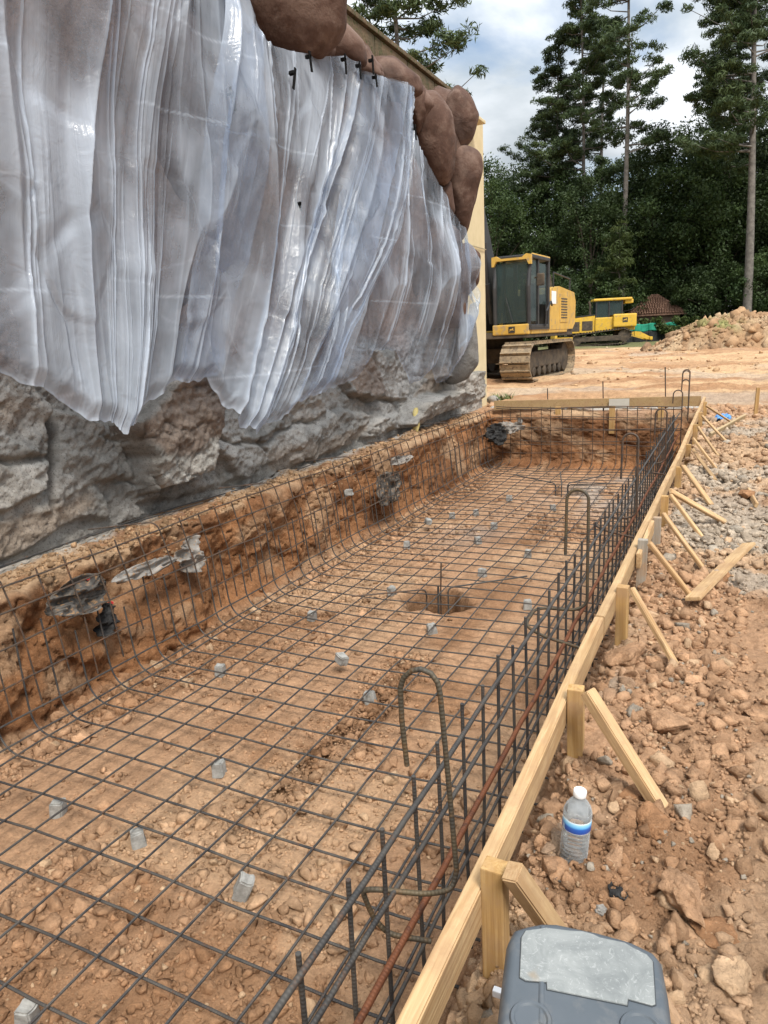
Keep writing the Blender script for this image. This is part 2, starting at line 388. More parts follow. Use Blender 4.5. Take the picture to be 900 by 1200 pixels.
def soil_col(x, y, z):
    x = np.asarray(x, float); y = np.asarray(y, float)
    def m3(a, b, t): return a+(b-a)*t[:, None]
    c = np.repeat(CLAY[None], len(x), 0)
    c = m3(c, PALE, sst(.0, .6, fbm(x*1.1, y*.9, seed=71, oct=4))*np.where(x > -.45, .9, .5))
    c = m3(c, DARK, sst(.12, .7, fbm(x*1.7, y*1.3, seed=72, oct=4))*.7)
    c = m3(c, np.array([.50, .345, .22]), .55*(x > -.42)*sst(12, 9, y)*sst(-.5, .4, fbm(x*2.3, y*1.7, seed=78, oct=3)))
    gm = sst(.10, .45, fbm(x*1.6+3, y*1.2, seed=73, oct=4)+np.where(x > -.35, .02, -1.2)+.5*gau(x, y, .05, 2.0, .22, .35)+.25*gau(x, y, .05, 3.6, .3, .6)+.10*gau(x, y, .2, 6, .4, 2))
    c = m3(c, GREY, gm*.75*sst(12, 9, y))
    c = m3(c, np.array([.42, .38, .34]), .8*np.clip(gau(x, y, -1.35, 10.0, .75, 1.2)+.5*gau(x, y, -2.6, 7.6, .35, .7), 0, 1)*sst(-.25, .35, fbm(x*2.2, y*1.5, seed=74, oct=3)+.25))
    c = m3(c, FAR, sst(11.8, 13.5, y)*.8)
    c = m3(c, DARK*1.05, sst(12, 13, y)*np.clip(sst(.0, .5, fbm(x*.45, y*1.5, seed=75, oct=5))+.6*sst(.1, .3, fbm(x*.12+.6*y, y*.9-.15*x, seed=76, oct=3)), 0, 1)*.8)
    c = m3(c, GREY, sst(12, 13, y)*sst(.2, .6, fbm(x*.3, y*.6, seed=77, oct=4))*.5)
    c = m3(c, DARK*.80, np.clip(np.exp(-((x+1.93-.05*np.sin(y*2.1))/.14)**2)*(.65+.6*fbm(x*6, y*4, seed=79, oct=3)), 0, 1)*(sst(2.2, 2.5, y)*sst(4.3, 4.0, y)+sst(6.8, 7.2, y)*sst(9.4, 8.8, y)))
    for hx, hy in ((-2.16, 5.30), (-2.10, 9.85)): c = m3(c, DARK*.62, sst(1.1, .8, np.hypot((x-hx)/.31, (y-hy)/.29)+.18*fbm(x*6, y*6, seed=61, oct=3)))  # dug holes: darker damp soil colour that also stands in for their shade
    c = m3(c, np.array([.10, .12, .05]), sst(44, 52, y)*.9)
    return c
def lines(segs):
    o = [segs[0][0]]
    for a, b, st in segs:
        n = max(1, int(round((b-a)/st))); o += list(np.linspace(a, b, n+1)[1:])
    return np.array(o)
xs = lines([(-160, -40, 8), (-40, -12, 1.4), (-12, -5, .25), (-5, -3.95, .07), (-3.95, -3.72, .03), (-3.72, -.78, .0185), (-.78, -.45, .011), (-.45, .35, .0075), (.35, .9, .02), (.9, 3, .1), (3, 12, .4), (12, 40, 2), (40, 140, 10)])
ys = [-8, -6, -5, -4, -3, -2.6, -2.5, -2.4, -2, -1, -.4, 0, .3, .45]
yy = .5
while yy < 11.5: ys.append(yy); yy += max(.0095, .0042*yy)
yy = 11.5
while yy < 11.75: ys.append(yy); yy += .02
while yy < 60: ys.append(yy); yy += .0075*yy
while yy < 900: ys.append(yy); yy += .1*yy
ys.append(900); ys = np.array(ys)
X, Y = np.meshgrid(xs, ys, indexing='ij'); X = X.ravel(); Y = Y.ravel(); Z = ground_h(X, Y)
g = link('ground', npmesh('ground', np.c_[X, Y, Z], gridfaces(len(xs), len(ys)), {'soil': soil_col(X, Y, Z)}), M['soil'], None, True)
tag(g, kind='structure')

# the raw earth face of the pit below the wall, and the face at its far end
def cliff(name, s, prof, place, seed, col_f):
    """prof: list of (out, z); place(s, out, z, push) -> xyz"""
    prof = np.array(prof); dl = np.r_[0, np.cumsum(np.hypot(*np.diff(prof, axis=0).T))]
    q = np.linspace(0, dl[-1], int(dl[-1]/.014)); o = np.interp(q, dl, prof[:, 0]); z = np.interp(q, dl, prof[:, 1])
    S, O = np.meshgrid(s, o, indexing='ij'); _, Zz = np.meshgrid(s, z, indexing='ij'); _, Q = np.meshgrid(s, q, indexing='ij')
    S, O, Zz, Q = [a.ravel() for a in (S, O, Zz, Q)]
    steep = sst(-.95, -.80, Zz)*sst(.0, -.09, Zz)
    d = .11*fbm(S*1.3, Zz*1.4, seed=seed, oct=3) + .035*fbm(S*5, Zz*5, seed=seed+1, oct=4) + .012*fbm(S*22, Zz*22, seed=seed+7, oct=3)
    wx = S*4.2+.5*fbm(S*3, Zz*3, seed=seed+2, oct=2); wz = Zz*5+.5*fbm(S*3+9, Zz*3, seed=seed+3, oct=2)
    f1, f2, c = worley(wx, wz, seed+4)
    d = d + .042*(c-.5)*sst(-.5, .2, fbm(S*1.1, Zz*1.3, seed=seed+12, oct=2)) - .030*sst(.05, .0, f2-f1)
    f1, f2, c = worley(S*15, Zz*15, seed+5)
    d = d + .015*(c-.4)*sst(-.1, .4, fbm(S*1.9, Zz*1.9, seed=seed+9, oct=2)) + .02*fbm(S*7, Zz*1.2, seed=seed+10, oct=3)
    d = d*(.45+.55*steep) + .03*sst(.1, .5, fbm(S*2.2, Zz*0, seed=seed+6, oct=3))*sst(-.7, -.9, Zz)
    V = place(S, O, Zz, d)
    lump = (.035*fbm(S*7, O*7, seed=seed+8, oct=4)+.012*fbm(S*24, O*24, seed=seed+13, oct=3)+.04*fbm(S*1.7, O*2, seed=seed+11, oct=3))*(1-steep)*sst(-.6, -.2, Zz)+.012*fbm(S*9, O*9, seed=seed+8, oct=3)*sst(-.8, -.9, Zz); V[:, 2] += lump
    return link(name, npmesh(name, V, gridfaces(len(s), len(q)), {'soil': col_f(S, Zz, O)}), M['soil'], None, True)
def cliff_col(S, Zz, O):
    def m3(a, b, t): return a+(b-a)*t[:, None]
    c = np.repeat(np.array([.335, .160, .072])[None], len(S), 0)
    c = m3(c, np.array([.215, .10, .046]), sst(-.15, .4, fbm(S*1.5, Zz*2.5, seed=81, oct=4)))
    c = m3(c, PALE*.85, sst(.15, .7, fbm(S*2.1+5, Zz*3, seed=82, oct=4))*.6)
    c = m3(c, np.array([.42, .28, .17]), sst(-.13, -.04, Zz)*sst(-.5, .3, fbm(S*3, O*6, seed=83, oct=3)))
    c = m3(c, np.array([.44, .41, .365]), sst(-.10, -.03, Zz)*sst(-.16, -.34, O)*.95)
    c = m3(c, CLAY, sst(-.84, -.92, Zz)*.8)
    return c
s_side = np.concatenate([np.arange(.4, 6, .0145), np.arange(6, 11.75, .025)])
cl = cliff('trench_side', s_side, [(-.42, -.045), (-.22, -.03), (-.05, -.04), (-.01, -.055), (.0, -.09), (.02, -.5), (.05, -.84), (.12, -.92), (.40, -.945)],
           lambda S, O, Zz, d: np.c_[-3.74+O+d*sst(.1, -.1, Zz)*1.0, S, Zz+.012*fbm(S*9, O*9, seed=7, oct=3)], 100, cliff_col)
tag(cl, kind='structure')
cl = cliff('trench_end', np.arange(-3.8, -.35, .03), [(-.55, .0), (-.2, -.01), (-.06, -.02), (.0, -.1), (.06, -.4), (.16, -.7), (.30, -.86), (.6, -.945)],
           lambda S, O, Zz, d: np.c_[S, 11.62-O-d, Zz], 140, lambda S, Zz, O: cliff_col(S, Zz, O))
tag(cl, kind='structure')

# clods: lumpy little stones merged as loose soil
def ico(sub):
    bm = bmesh.new(); bmesh.ops.create_icosphere(bm, subdivisions=sub, radius=1.0)
    bm.verts.index_update()
    V = np.array([tuple(v.co) for v in bm.verts]); Fc = np.array([[v.index for v in f.verts] for f in bm.faces]); bm.free(); return V, Fc
ICO1, ICO2, ICO4 = ico(1), ico(2), ico(4)
def clod_variants(npts, cuts, k, seed, rough):
    out = []
    for i in range(k):
        r = np.random.default_rng(seed+i); bm = bmesh.new()
        d = r.normal(size=(npts, 3)); d /= np.linalg.norm(d, axis=1)[:, None]; d *= r.uniform(.75, 1.15, (npts, 1)); d *= r.uniform(.65, 1.25, 3)
        for p in d: bm.verts.new(p)
        bmesh.ops.convex_hull(bm, input=list(bm.verts)); bmesh.ops.delete(bm, geom=[v for v in bm.verts if not v.link_faces], context='VERTS')
        if cuts: bmesh.ops.subdivide_edges(bm, edges=list(bm.edges), cuts=cuts, use_grid_fill=True); bmesh.ops.triangulate(bm, faces=list(bm.faces))
        bm.verts.index_update(); V = np.array([tuple(v.co) for v in bm.verts]); Fc = np.array([[v.index for v in f.verts] for f in bm.faces]); bm.free()
        V = V*(1+rough*fbm(V[:, 0]*2.4+i*7, V[:, 1]*2.4, V[:, 2]*2.4, seed=seed, oct=4))[:, None]
        out.append((V*1.05, Fc))
    return out
def ico0():
    bm = bmesh.new(); bmesh.ops.create_icosphere(bm, subdivisions=1, radius=1.0); bm.free()
    t = (1+5**.5)/2; V = np.array([(-1, t, 0), (1, t, 0), (-1, -t, 0), (1, -t, 0), (0, -1, t), (0, 1, t), (0, -1, -t), (0, 1, -t), (t, 0, -1), (t, 0, 1), (-t, 0, -1), (-t, 0, 1)])/math.hypot(1, t)
    return V, np.array([(0, 11, 5), (0, 5, 1), (0, 1, 7), (0, 7, 10), (0, 10, 11), (1, 5, 9), (5, 11, 4), (11, 10, 2), (10, 7, 6), (7, 1, 8), (3, 9, 4), (3, 4, 2), (3, 2, 6), (3, 6, 8), (3, 8, 9), (4, 9, 5), (2, 4, 11), (6, 2, 10), (8, 6, 7), (9, 8, 1)])
ICO0 = ico0(); CV0 = [(V*np.random.default_rng(k).uniform(.6, 1.3, 3)*(1+.18*np.random.default_rng(k+50).normal(size=(12, 1))), ICO0[1]) for k, V in enumerate([ICO0[0]]*8)]
CV1, CV2, CV3 = clod_variants(12, 0, 14, 300, .05), clod_variants(15, 1, 16, 400, .22), clod_variants(18, 3, 8, 450, .20)
def scatter(name, pts, sizes, cols, big=.016, bury=.25):
    VV, FF, CC = [], [], []; off = 0
    for p, s, c in zip(pts, sizes, cols):
        px_ = s/max(.6, math.dist(p, (0, 0, CZ)))*F
        var = CV3 if px_ > 16 else CV2 if px_ > 6 else CV1 if px_ > 2.4 else CV0
        V, fc = var[rng.integers(len(var))]
        a = rng.uniform(0, 2*PI); ca, sa = math.cos(a), math.sin(a); b = rng.uniform(-.6, .6); cb, sb = math.cos(b), math.sin(b)
        Rm = np.array([[ca, -sa, 0], [sa, ca, 0], [0, 0, 1]])@np.array([[1, 0, 0], [0, cb, -sb], [0, sb, cb]])
        V = (V*s)@Rm.T; V[:, 2] *= .8; V = V+np.array(p)+np.array([0, 0, s*(.5-bury)])
        VV.append(V); FF.append(fc+off); CC.append(np.repeat(np.asarray(c)[None], len(V), 0)); off += len(V)
    me = npmesh(name, np.concatenate(VV), np.concatenate(FF), {'soil': np.concatenate(CC)})
    o = link(name, me, M['clod']); tag(o, kind='stuff'); return o
def clod_cols(x, y, n):
    c = soil_col(x, y, np.zeros(n)); t = rng.random(n)[:, None]
    c = c*rng.uniform(.75, 1.2, (n, 1)); c = np.where((t < .035) & (x[:, None] > -.5), np.array([.37, .315, .25])*rng.uniform(.75, 1.1, (n, 1)), c)
    c = np.where(t > .95, PALE, c); return c
# right bank and strip beside the form: very stony
n = 46000
yv = .62*np.exp(rng.random(n)**1.1*math.log(12/.62)); xv = np.where(rng.random(n) < .88, rng.uniform(-.40, .46, n), rng.uniform(-.72, -.40, n))
xv = xv + (xv > .1)*rng.random(n)*.06*yv
sz = .0031*(1-rng.random(n))**(-.55); sz = np.clip(sz*(1+.18*yv), 0, .026+.003*yv)
dens = fbm(xv*2.4, yv*1.6, seed=90, oct=3)
k = (dens > rng.uniform(-1.1, .35, n)); xv, yv, sz = xv[k], yv[k], sz[k]
scatter('loose_clods', np.c_[xv, yv, ground_h(xv, yv)], sz, clod_cols(xv, yv, len(xv)))
# crumbs on the pit floor, thick at the foot of the earth face and along the groove
n = 26000
yv = 1.0*np.exp(rng.random(n)*math.log(11.5/1.0)); xv = rng.uniform(-3.7, -.75, n)
foot = rng.random(n) < .25; xv = np.where(foot, -3.60+np.abs(rng.normal(0, .13, n)), xv)
gr = rng.random(n) < .10; xv = np.where(gr & ~foot, -1.93+rng.normal(0, .10, n), xv); yv = np.where(gr & ~foot, rng.uniform(2.2, 4.3, n), yv)
sz = .0038*(1-rng.random(n))**(-.5); sz = np.clip(sz*(1+.10*yv), 0, .034); sz = np.where(foot, np.clip(sz*1.7, 0, .06), sz)
dens = fbm(xv*1.4, yv*1.1, seed=91, oct=3)+.6*gau(xv, yv, -2.0, 1.7, .60, .5)+.5*gau(xv, yv, -2.7, 1.5, .5, .4)
sz = np.where((dens > .35) & ~foot, sz*1.45, sz)
k = foot | gr | (dens > rng.uniform(-.55, .6, n)); xv, yv, sz = xv[k], yv[k], sz[k]
zz = np.maximum(ground_h(xv, yv), np.interp(xv, [-3.68, -3.6, -3.34], [-.84, -.90, -.96]))
scatter('floor_crumbs', np.c_[xv, yv, zz], sz, clod_cols(xv, yv, len(xv)))
# crumbs along the earth ledge under the rock
n = 3800
yv = 1.5*np.exp(rng.random(n)*math.log(11.5/1.5)); xv = -3.74-np.abs(rng.normal(0, .13, n)); sz = np.clip(.004*(1-rng.random(n))**(-.5)*(1+.1*yv), 0, .035)
k = xv > -4.12; xv, yv, sz = xv[k], yv[k], sz[k]
ec = np.repeat(np.array([[.40, .25, .14]]), len(xv), 0)*rng.uniform(.6, 1.2, (len(xv), 1))
dg = bpy.context.evaluated_depsgraph_get(); side_o = bpy.data.objects['trench_side']; bpy.context.view_layer.update()
zl = []
for x_, y_ in zip(xv, yv):
    hit, loc, _, _ = side_o.ray_cast(Vector((x_, y_, 1.0)), Vector((0, 0, -1))); zl.append(loc.z if hit else -.04)
scatter('ledge_crumbs', np.c_[xv, yv, np.array(zl)], sz, ec)
# clods thrown about past the pit
n = 2600
yv = 12*np.exp(rng.random(n)*math.log(4)); xv = rng.uniform(-.42, .12, n)*yv
sz = .016*(1-rng.random(n))**(-.45)*(1+yv*.02)
dens = fbm(xv*.3, yv*.5, seed=92, oct=3); k = (dens > rng.uniform(-.1, .6, n)) & ~((xv < -3.9) & (yv < 13.2)); xv, yv, sz = xv[k], yv[k], np.clip(sz[k], 0, .14)
scatter('far_clods', np.c_[xv, yv, ground_h(xv, yv)], sz, clod_cols(xv, yv, len(xv)))

# ------------------------------------------------------------------ building wall, rock facing
XW = -4.18
stw = empty('stucco_wall', (XW, 13.1, 0)); tag(stw, 'cream stucco building wall behind the brown rock facing', 'wall')
MB().box((-3.5-.02, -8.6, 2.30), (7.0, 17.2, 5.0)).build('wall_panel', M['stucco'], stw)
MB().box((.004, -.55, 2.72), (.012, 1.1, .014)).build('control_joint', mat('joint_line', (.30, .25, .16), .9)[0], stw)  # thin darker tan strip marks the control joint
M['parapet'] = speckled('parapet_stone', (.16, .115, .075), (.10, .085, .055), 6, .95, 0, .8, .02, .1, c3=(.07, .08, .035))
p = MB()
for k in range(16):
    y0 = -16.9+k*.96
    p.box((.03, y0+.48, 4.55), (.11, .945, .40), bev=.02)
p.build('parapet_band', M['parapet'], stw)
MB().box((.02, -8.95, 4.79), (.20, 15.9, .055), bev=.01).build('parapet_cap', M['parapet'], stw)
MB().box((.06, -.93, 4.62), (.34, .62, .05), bev=.01).build('ledge_cap', M['stucco'], stw)

def W(u, v, x=-3.85):
    q = at(u, v, x=x); return (q[1], q[2])
def rock_mat():
    m, n, b = mat('rock_facing', (.3, .28, .25), .92, 0, .2)
    s = attr(n, 'soil')
    c = mixc(n, 1.0, s, ramp(n, noise(n, 6, 8, .65), [(.28, .62), (.5, 1.0), (.72, 1.28)]), 'MULTIPLY')
    c = mixc(n, ramp(n, noise(n, 70, 4, .6), [(.60, 0.0), (.72, .5)]), c, (.40, .385, .355))
    c = mixc(n, ramp(n, noise(n, 90, 4, .6), [(.33, .8), (.43, 0.0)]), c, (.10, .092, .084))
    c = mixc(n, ramp(n, noise(n, 24, 7, .75), [(.34, .6), (.44, 0.0)]), c, (.15, .138, .124))
    n.links.new(c, b.inputs['Base Color'])
    k = bump(n, b, noise(n, 14, 10, .74, dist=.3), .9, .04)
    vo = NT(n, 'ShaderNodeTexVoronoi'); vo.inputs['Scale'].default_value = 34; co = NT(n, 'ShaderNodeTexCoord'); n.links.new(co.outputs['Object'], vo.inputs['Vector'])
    k = bump(n, b, vo.outputs['Distance'], .35, .012, k); bump(n, b, noise(n, 110, 5, .7), .8, .010, k); return m
M['rock'] = rock_mat()
# the lower, still grey cement face: blocks and ledges, each with its outline
ys_ = np.concatenate([np.arange(1.0, 7, .0155), np.arange(7, 12.6, .024)]); zs_ = np.concatenate([np.arange(-.12, 1.75, .0155), np.arange(1.75, 4.35, .06)])
S, T = [a.ravel() for a in np.meshgrid(ys_, zs_, indexing='ij')]
wy = S+.05*fbm(S*3, T*3, seed=201, oct=3); wz = T+.04*fbm(S*3, T*3+7, seed=202, oct=3)
prot = .10+.05*fbm(S*.9, T*1.2, seed=203, oct=3)
def block(poly, out, edge=.035, x=-3.9, tilt=0.0):
    global prot
    P = [W(u, v, x) for u, v in poly]; d = polysdf(wy, wz, P); zc = np.mean([q[1] for q in P])
    t = sst(-.004, edge, d); out = out*.62 if out < .4 else out*.80
    prot = np.where(t > 0, prot*(1-t)+t*(out+tilt*(T-zc)+.02*fbm(S*2.5, T*2.5, seed=int(abs(poly[0][0]))+5, oct=3)), prot)
# recessed toe strip, then the blocks of the photograph from left to right
toe = sst(.13, .04, T-.10*fbm(S*1.4, T*0, seed=204, oct=2)); prot = prot*(1-toe)+.055*toe
block([(-130, 380), (-10, 380), (76, 470), (74, 575), (0, 612), (-160, 680)], .30, .05)
block([(80, 475), (150, 500), (166, 560), (128, 572), (80, 592)], .27, .04)
block([(-160, 690), (0, 622), (128, 580), (138, 600), (60, 640), (-160, 735)], .19, .03)
block([(128, 572), (166, 556), (196, 600), (150, 625)], .17, .05)
block([(162, 500), (205, 440), (252, 440), (262, 500), (259, 552), (226, 565), (194, 577), (186, 538)], .46, .03, -3.8, .15)
block([(264, 458), (300, 500), (352, 478), (352, 520), (300, 545), (264, 512)], .20, .04)
block([(264, 530), (340, 490), (372, 500), (384, 520), (330, 548), (300, 568)], .26, .035)
block([(340, 470), (385, 448), (392, 490), (372, 500), (348, 500)], .24, .03)
block([(386, 540), (445, 498), (440, 485), (400, 480), (380, 500), (352, 545)], .27, .04)
block([(420, 440), (441, 408), (456, 425), (468, 462), (440, 470), (424, 463)], .36, .03, -3.8)
block([(445, 408), (470, 408), (484, 450), (482, 470), (462, 470)], .28, .035)
block([(436, 500), (480, 480), (478, 500), (455, 515), (440, 515)], .26, .04)
block([(484, 440), (528, 440), (532, 458), (505, 470), (486, 475)], .22, .03)
block([(492, 495), (500, 468), (550, 455), (563, 462), (556, 474), (520, 488), (495, 500)], .50, .03, -3.75, .5)
block([(525, 400), (540, 372), (556, 380), (558, 425), (545, 440), (526, 446)], .46, .05, -3.75)
prot = prot + .10*sst(1.1, 2.2, T)+.10*sst(2.8, 4.0, T) + .10*fbm(S*.8, T*.7, seed=207, oct=2)*sst(1.0, 1.8, T)
low = sst(1.7, 1.1, T)
f1, f2, c = worley(wy*2.2+.3*vn(wy*5, wz*5, seed=8), wz*3.0, 206)
prot = prot + low*(.025*(c-.5) - .03*sst(.04, .0, f2-f1)*sst(.0, .4, vn(S*1.2, T*1.2, seed=14)))
rg = .022*fbm(S*8, T*10, seed=208, oct=5, gain=.6)+.012*fbm(S*34, T*34, seed=209, oct=3)+.03*fbm(S*3.2, T*4, seed=216, oct=3)
# joints scored between the blocks and loose drips of cement
for jp in ([(76, 470), (79, 530), (82, 592)], [(262, 510), (290, 524), (330, 512), (386, 488)], [(262, 528), (272, 548), (276, 562)], [(300, 516), (306, 530)], [(316, 512), (324, 526)], [(384, 500), (388, 520), (380, 540)], [(160, 505), (172, 540), (190, 572)], [(0, 540), (40, 548), (74, 540)], [(420, 465), (452, 472), (484, 470)]):
    Pj = np.array([W(u, v, -3.92) for u, v in jp]); dj = np.full(S.shape, 9.0)
    for a_, b_ in zip(Pj[:-1], Pj[1:]):
        e_ = b_-a_; t_ = np.clip(((wy-a_[0])*e_[0]+(wz-a_[1])*e_[1])/(e_@e_), 0, 1); dj = np.minimum(dj, np.hypot(wy-a_[0]-t_*e_[0], wz-a_[1]-t_*e_[1]))
    prot = prot-.07*np.exp(-(dj/.022)**2)
prot = prot + rg*(.3+.7*low)
prot = np.where(T > .62, -.06+(prot+.06)*sst(11.25, 10.95, S), prot)
cg = np.array([.40, .37, .33]); cb = np.array([.245, .185, .145]); cbr = np.array([.17, .105, .075]); ct = np.array([.33, .23, .15])
def m3(a, b, t): return a+(b-a)*t[:, None]
col = np.repeat(cg[None], len(S), 0)
col = m3(col, np.array([.26, .245, .22]), sst(-.1, .5, fbm(S*1.2, T*1.5, seed=211, oct=4)))
def inpoly(poly, x=-3.85, e=.03): return sst(-e, e, polysdf(wy, wz, [W(u, v, x) for u, v in poly]))
brown = np.clip(inpoly([(160, 505), (205, 440), (252, 440), (262, 505), (225, 525), (190, 530)])+inpoly([(420, 440), (441, 408), (456, 425), (468, 462), (424, 463)]), 0, 1)
col = m3(col, cb, brown*.85)
col = m3(col, np.array([.50, .475, .43]), inpoly([(190, 535), (226, 530), (262, 508), (260, 550), (194, 577)])*.75)
col = m3(col, ct, np.clip(inpoly([(-160, 700), (0, 622), (128, 580), (132, 598), (60, 640), (-160, 750)])*.55+.6*gau(S, T, *W(28, 480), .10, .07)+inpoly([(330, 530), (384, 520), (445, 500), (440, 515), (350, 560)])*.4+.5*inpoly([(500, 462), (520, 430), (532, 458)]), 0, 1))
col = m3(col, cbr*1.35, sst(.98, 1.25, T+.10*fbm(S*1.5, T*2, seed=212, oct=3)-.02*S))
col = m3(col, cbr*1.9, sst(.0, .6, fbm(S*.9, T*.9, seed=213, oct=4))*sst(.9, 1.2, T)*.6)
prot = np.where(T < .62, np.maximum(prot, .0), prot)
rw = empty('rock_facing', (XW, 6, 0)); tag(rw, 'artificial rock facing with grey cement foot and smooth brown boulders on top', 'rock wall')
o = link('facing', npmesh('facing', np.c_[XW+prot, S, T], gridfaces(len(ys_), len(zs_)), {'soil': col}), M['rock'], rw, True)
rw.location = (0, 0, 0)
def boulder_mat():
    m, n, b = mat('smooth_brown_rock', (.15, .09, .065), .82, 0, .2)
    f = noise(n, 2.6, 7, .62, dist=.4)
    c = ramp(n, f, [(.30, (.055, .030, .022)), (.5, (.100, .057, .042)), (.68, (.185, .122, .095))])
    c = mixc(n, ramp(n, noise(n, 7, 6, .7), [(.52, 0.0), (.72, .5)]), c, (.23, .165, .13))
    c = mixc(n, ramp(n, noise(n, 1.7, 4, .6), [(.55, 0.0), (.7, .6)]), c, (.065, .046, .040))
    n.links.new(c, b.inputs['Base Color'])
    k = bump(n, b, noise(n, 4, 7, .58, dist=.6), .55, .05); bump(n, b, noise(n, 45, 5, .6), .4, .008, k); return m
M['boulder'] = boulder_mat()
def boulder(px, x0, depth, seed, label=None, mm='boulder', shape=2.4):
    px = np.array(px, float); pc = px.mean(0); px = pc+(px-pc)*1.10; c = at(*pc, x=x0); vd = c-np.array([0, 0, CZ]); dist = np.linalg.norm(vd); vd /= dist
    ax = np.cross(vd, [0, 0, 1]); ax /= np.linalg.norm(ax); ay = np.cross(ax, vd)
    P = []
    for u, v in px:
        r = RM.T @ np.array([(u-450)/F, (v-600)/F, 1.0]); t = dist/(r @ vd); p = np.array([0, 0, CZ])+r*t-c; P.append((p @ ax, p @ ay))
    P = np.array(P); P = np.concatenate([P+(np.roll(P, -1, 0)-P)*f for f in np.linspace(0, 1, 12, endpoint=False)]); na, nr = 96, 34
    th = np.linspace(-PI, PI, na, endpoint=False)
    ang = np.arctan2(P[:, 1], P[:, 0]); rad = np.hypot(P[:, 0], P[:, 1]); od = np.argsort(ang); ang, rad = ang[od], rad[od]
    rr = np.interp(th, np.r_[ang[-1]-2*PI, ang, ang[0]+2*PI], np.r_[rad[-1], rad, rad[0]])
    for _ in range(4): rr = (np.roll(rr, 1)+2*rr+np.roll(rr, -1))/4
    V = []
    for k in range(nr):
        al = k/(nr-1)*PI; rho = abs(math.sin(al))**.8; xx = math.copysign(abs(math.cos(al))**(2/shape), math.cos(al))
        for a in range(na): V.append(c-vd*depth*xx+ax*rr[a]*rho*math.cos(th[a])+ay*rr[a]*rho*math.sin(th[a]))
    V = np.array(V); dirv = V-c
    nz = .07*fbm(V[:, 0]*1.8+seed, V[:, 1]*1.8, V[:, 2]*1.8, seed=seed, oct=3)+.018*fbm(V[:, 0]*7, V[:, 1]*7, V[:, 2]*7, seed=seed+3, oct=2)
    V = c+dirv*(1+nz+.01)[:, None]
    me = npmesh('boulder', V, gridfaces(nr, na, True), {'soil': np.repeat(np.array([[.22, .21, .195]]), len(V), 0)}); o = link('boulder', me, M[mm], rw, True)
    if label: o['label'] = label
    return o
boulder([(150, -190), (262, -200), (300, -110), (285, -20), (262, 20), (200, -10), (140, -90)], -3.86, .34, 5)
boulder([(268, -55), (345, -60), (398, -10), (400, 38), (372, 66), (330, 66), (296, 48), (272, 5)], -3.78, .36, 1, 'large brown boulder hanging over the top of the plastic')
boulder([(368, 20), (398, 22), (424, 50), (428, 76), (400, 84), (368, 74)], -3.80, .30, 2)
boulder([(340, 10), (380, 15), (392, 60), (380, 74), (345, 66)], -3.86, .34, 31)
boulder([(395, 40), (430, 55), (450, 90), (430, 98), (400, 80)], -3.88, .34, 32)
boulder([(455, 75), (490, 95), (515, 125), (500, 160), (470, 130)], -3.90, .36, 33)
boulder([(505, 105), (540, 120), (545, 200), (530, 250), (508, 220)], -3.92, .40, 34)
boulder([(410, 55), (432, 62), (448, 80), (446, 96), (420, 94)], -3.82, .26, 12)
boulder([(432, 70), (462, 68), (490, 90), (494, 108), (470, 118), (436, 108)], -3.80, .28, 3)
boulder([(478, 92), (498, 104), (500, 130), (490, 160), (480, 130)], -3.82, .26, 4)
boulder([(492, 112), (512, 112), (528, 135), (533, 165), (530, 200), (520, 216), (500, 200), (488, 160)], -3.70, .36, 6, 'tall rounded boulder with pale scuffs')
boulder([(522, 118), (536, 102), (550, 112), (559, 135), (552, 160), (538, 178), (526, 172), (520, 140)], -3.72, .32, 8)
boulder([(532, 176), (548, 172), (562, 180), (564, 200), (554, 240), (542, 280), (534, 274), (528, 220)], -3.66, .28, 9, 'tapered boulder like an upside down cone')
boulder([(510, 214), (528, 215), (532, 245), (526, 262), (512, 245)], -3.74, .26, 10)
boulder([(534, 292), (548, 286), (561, 300), (560, 330), (548, 345), (534, 330)], -3.70, .26, 11)
boulder([(500, 250), (534, 270), (548, 330), (545, 380), (500, 380), (480, 300)], -3.82, .28, 14)
boulder([(524, 395), (538, 372), (556, 374), (559, 400), (560, 425), (546, 442), (524, 448)], -3.72, .24, 15, 'pointed grey cement boulder', 'rock')
for k, (px, s_) in enumerate([([(300, 110), (420, 120), (440, 230), (400, 290), (310, 270)], 21), ([(80, 30), (220, 20), (250, 170), (200, 240), (90, 200)], 22), ([(30, 240), (180, 270), (210, 350), (120, 400), (30, 370)], 23),
                             ([(270, 300), (390, 300), (400, 370), (330, 410), (270, 380)], 24), ([(440, 130), (490, 200), (505, 320), (465, 350), (430, 270)], 25)]):
    boulder(px, -4.17, .26, s_)

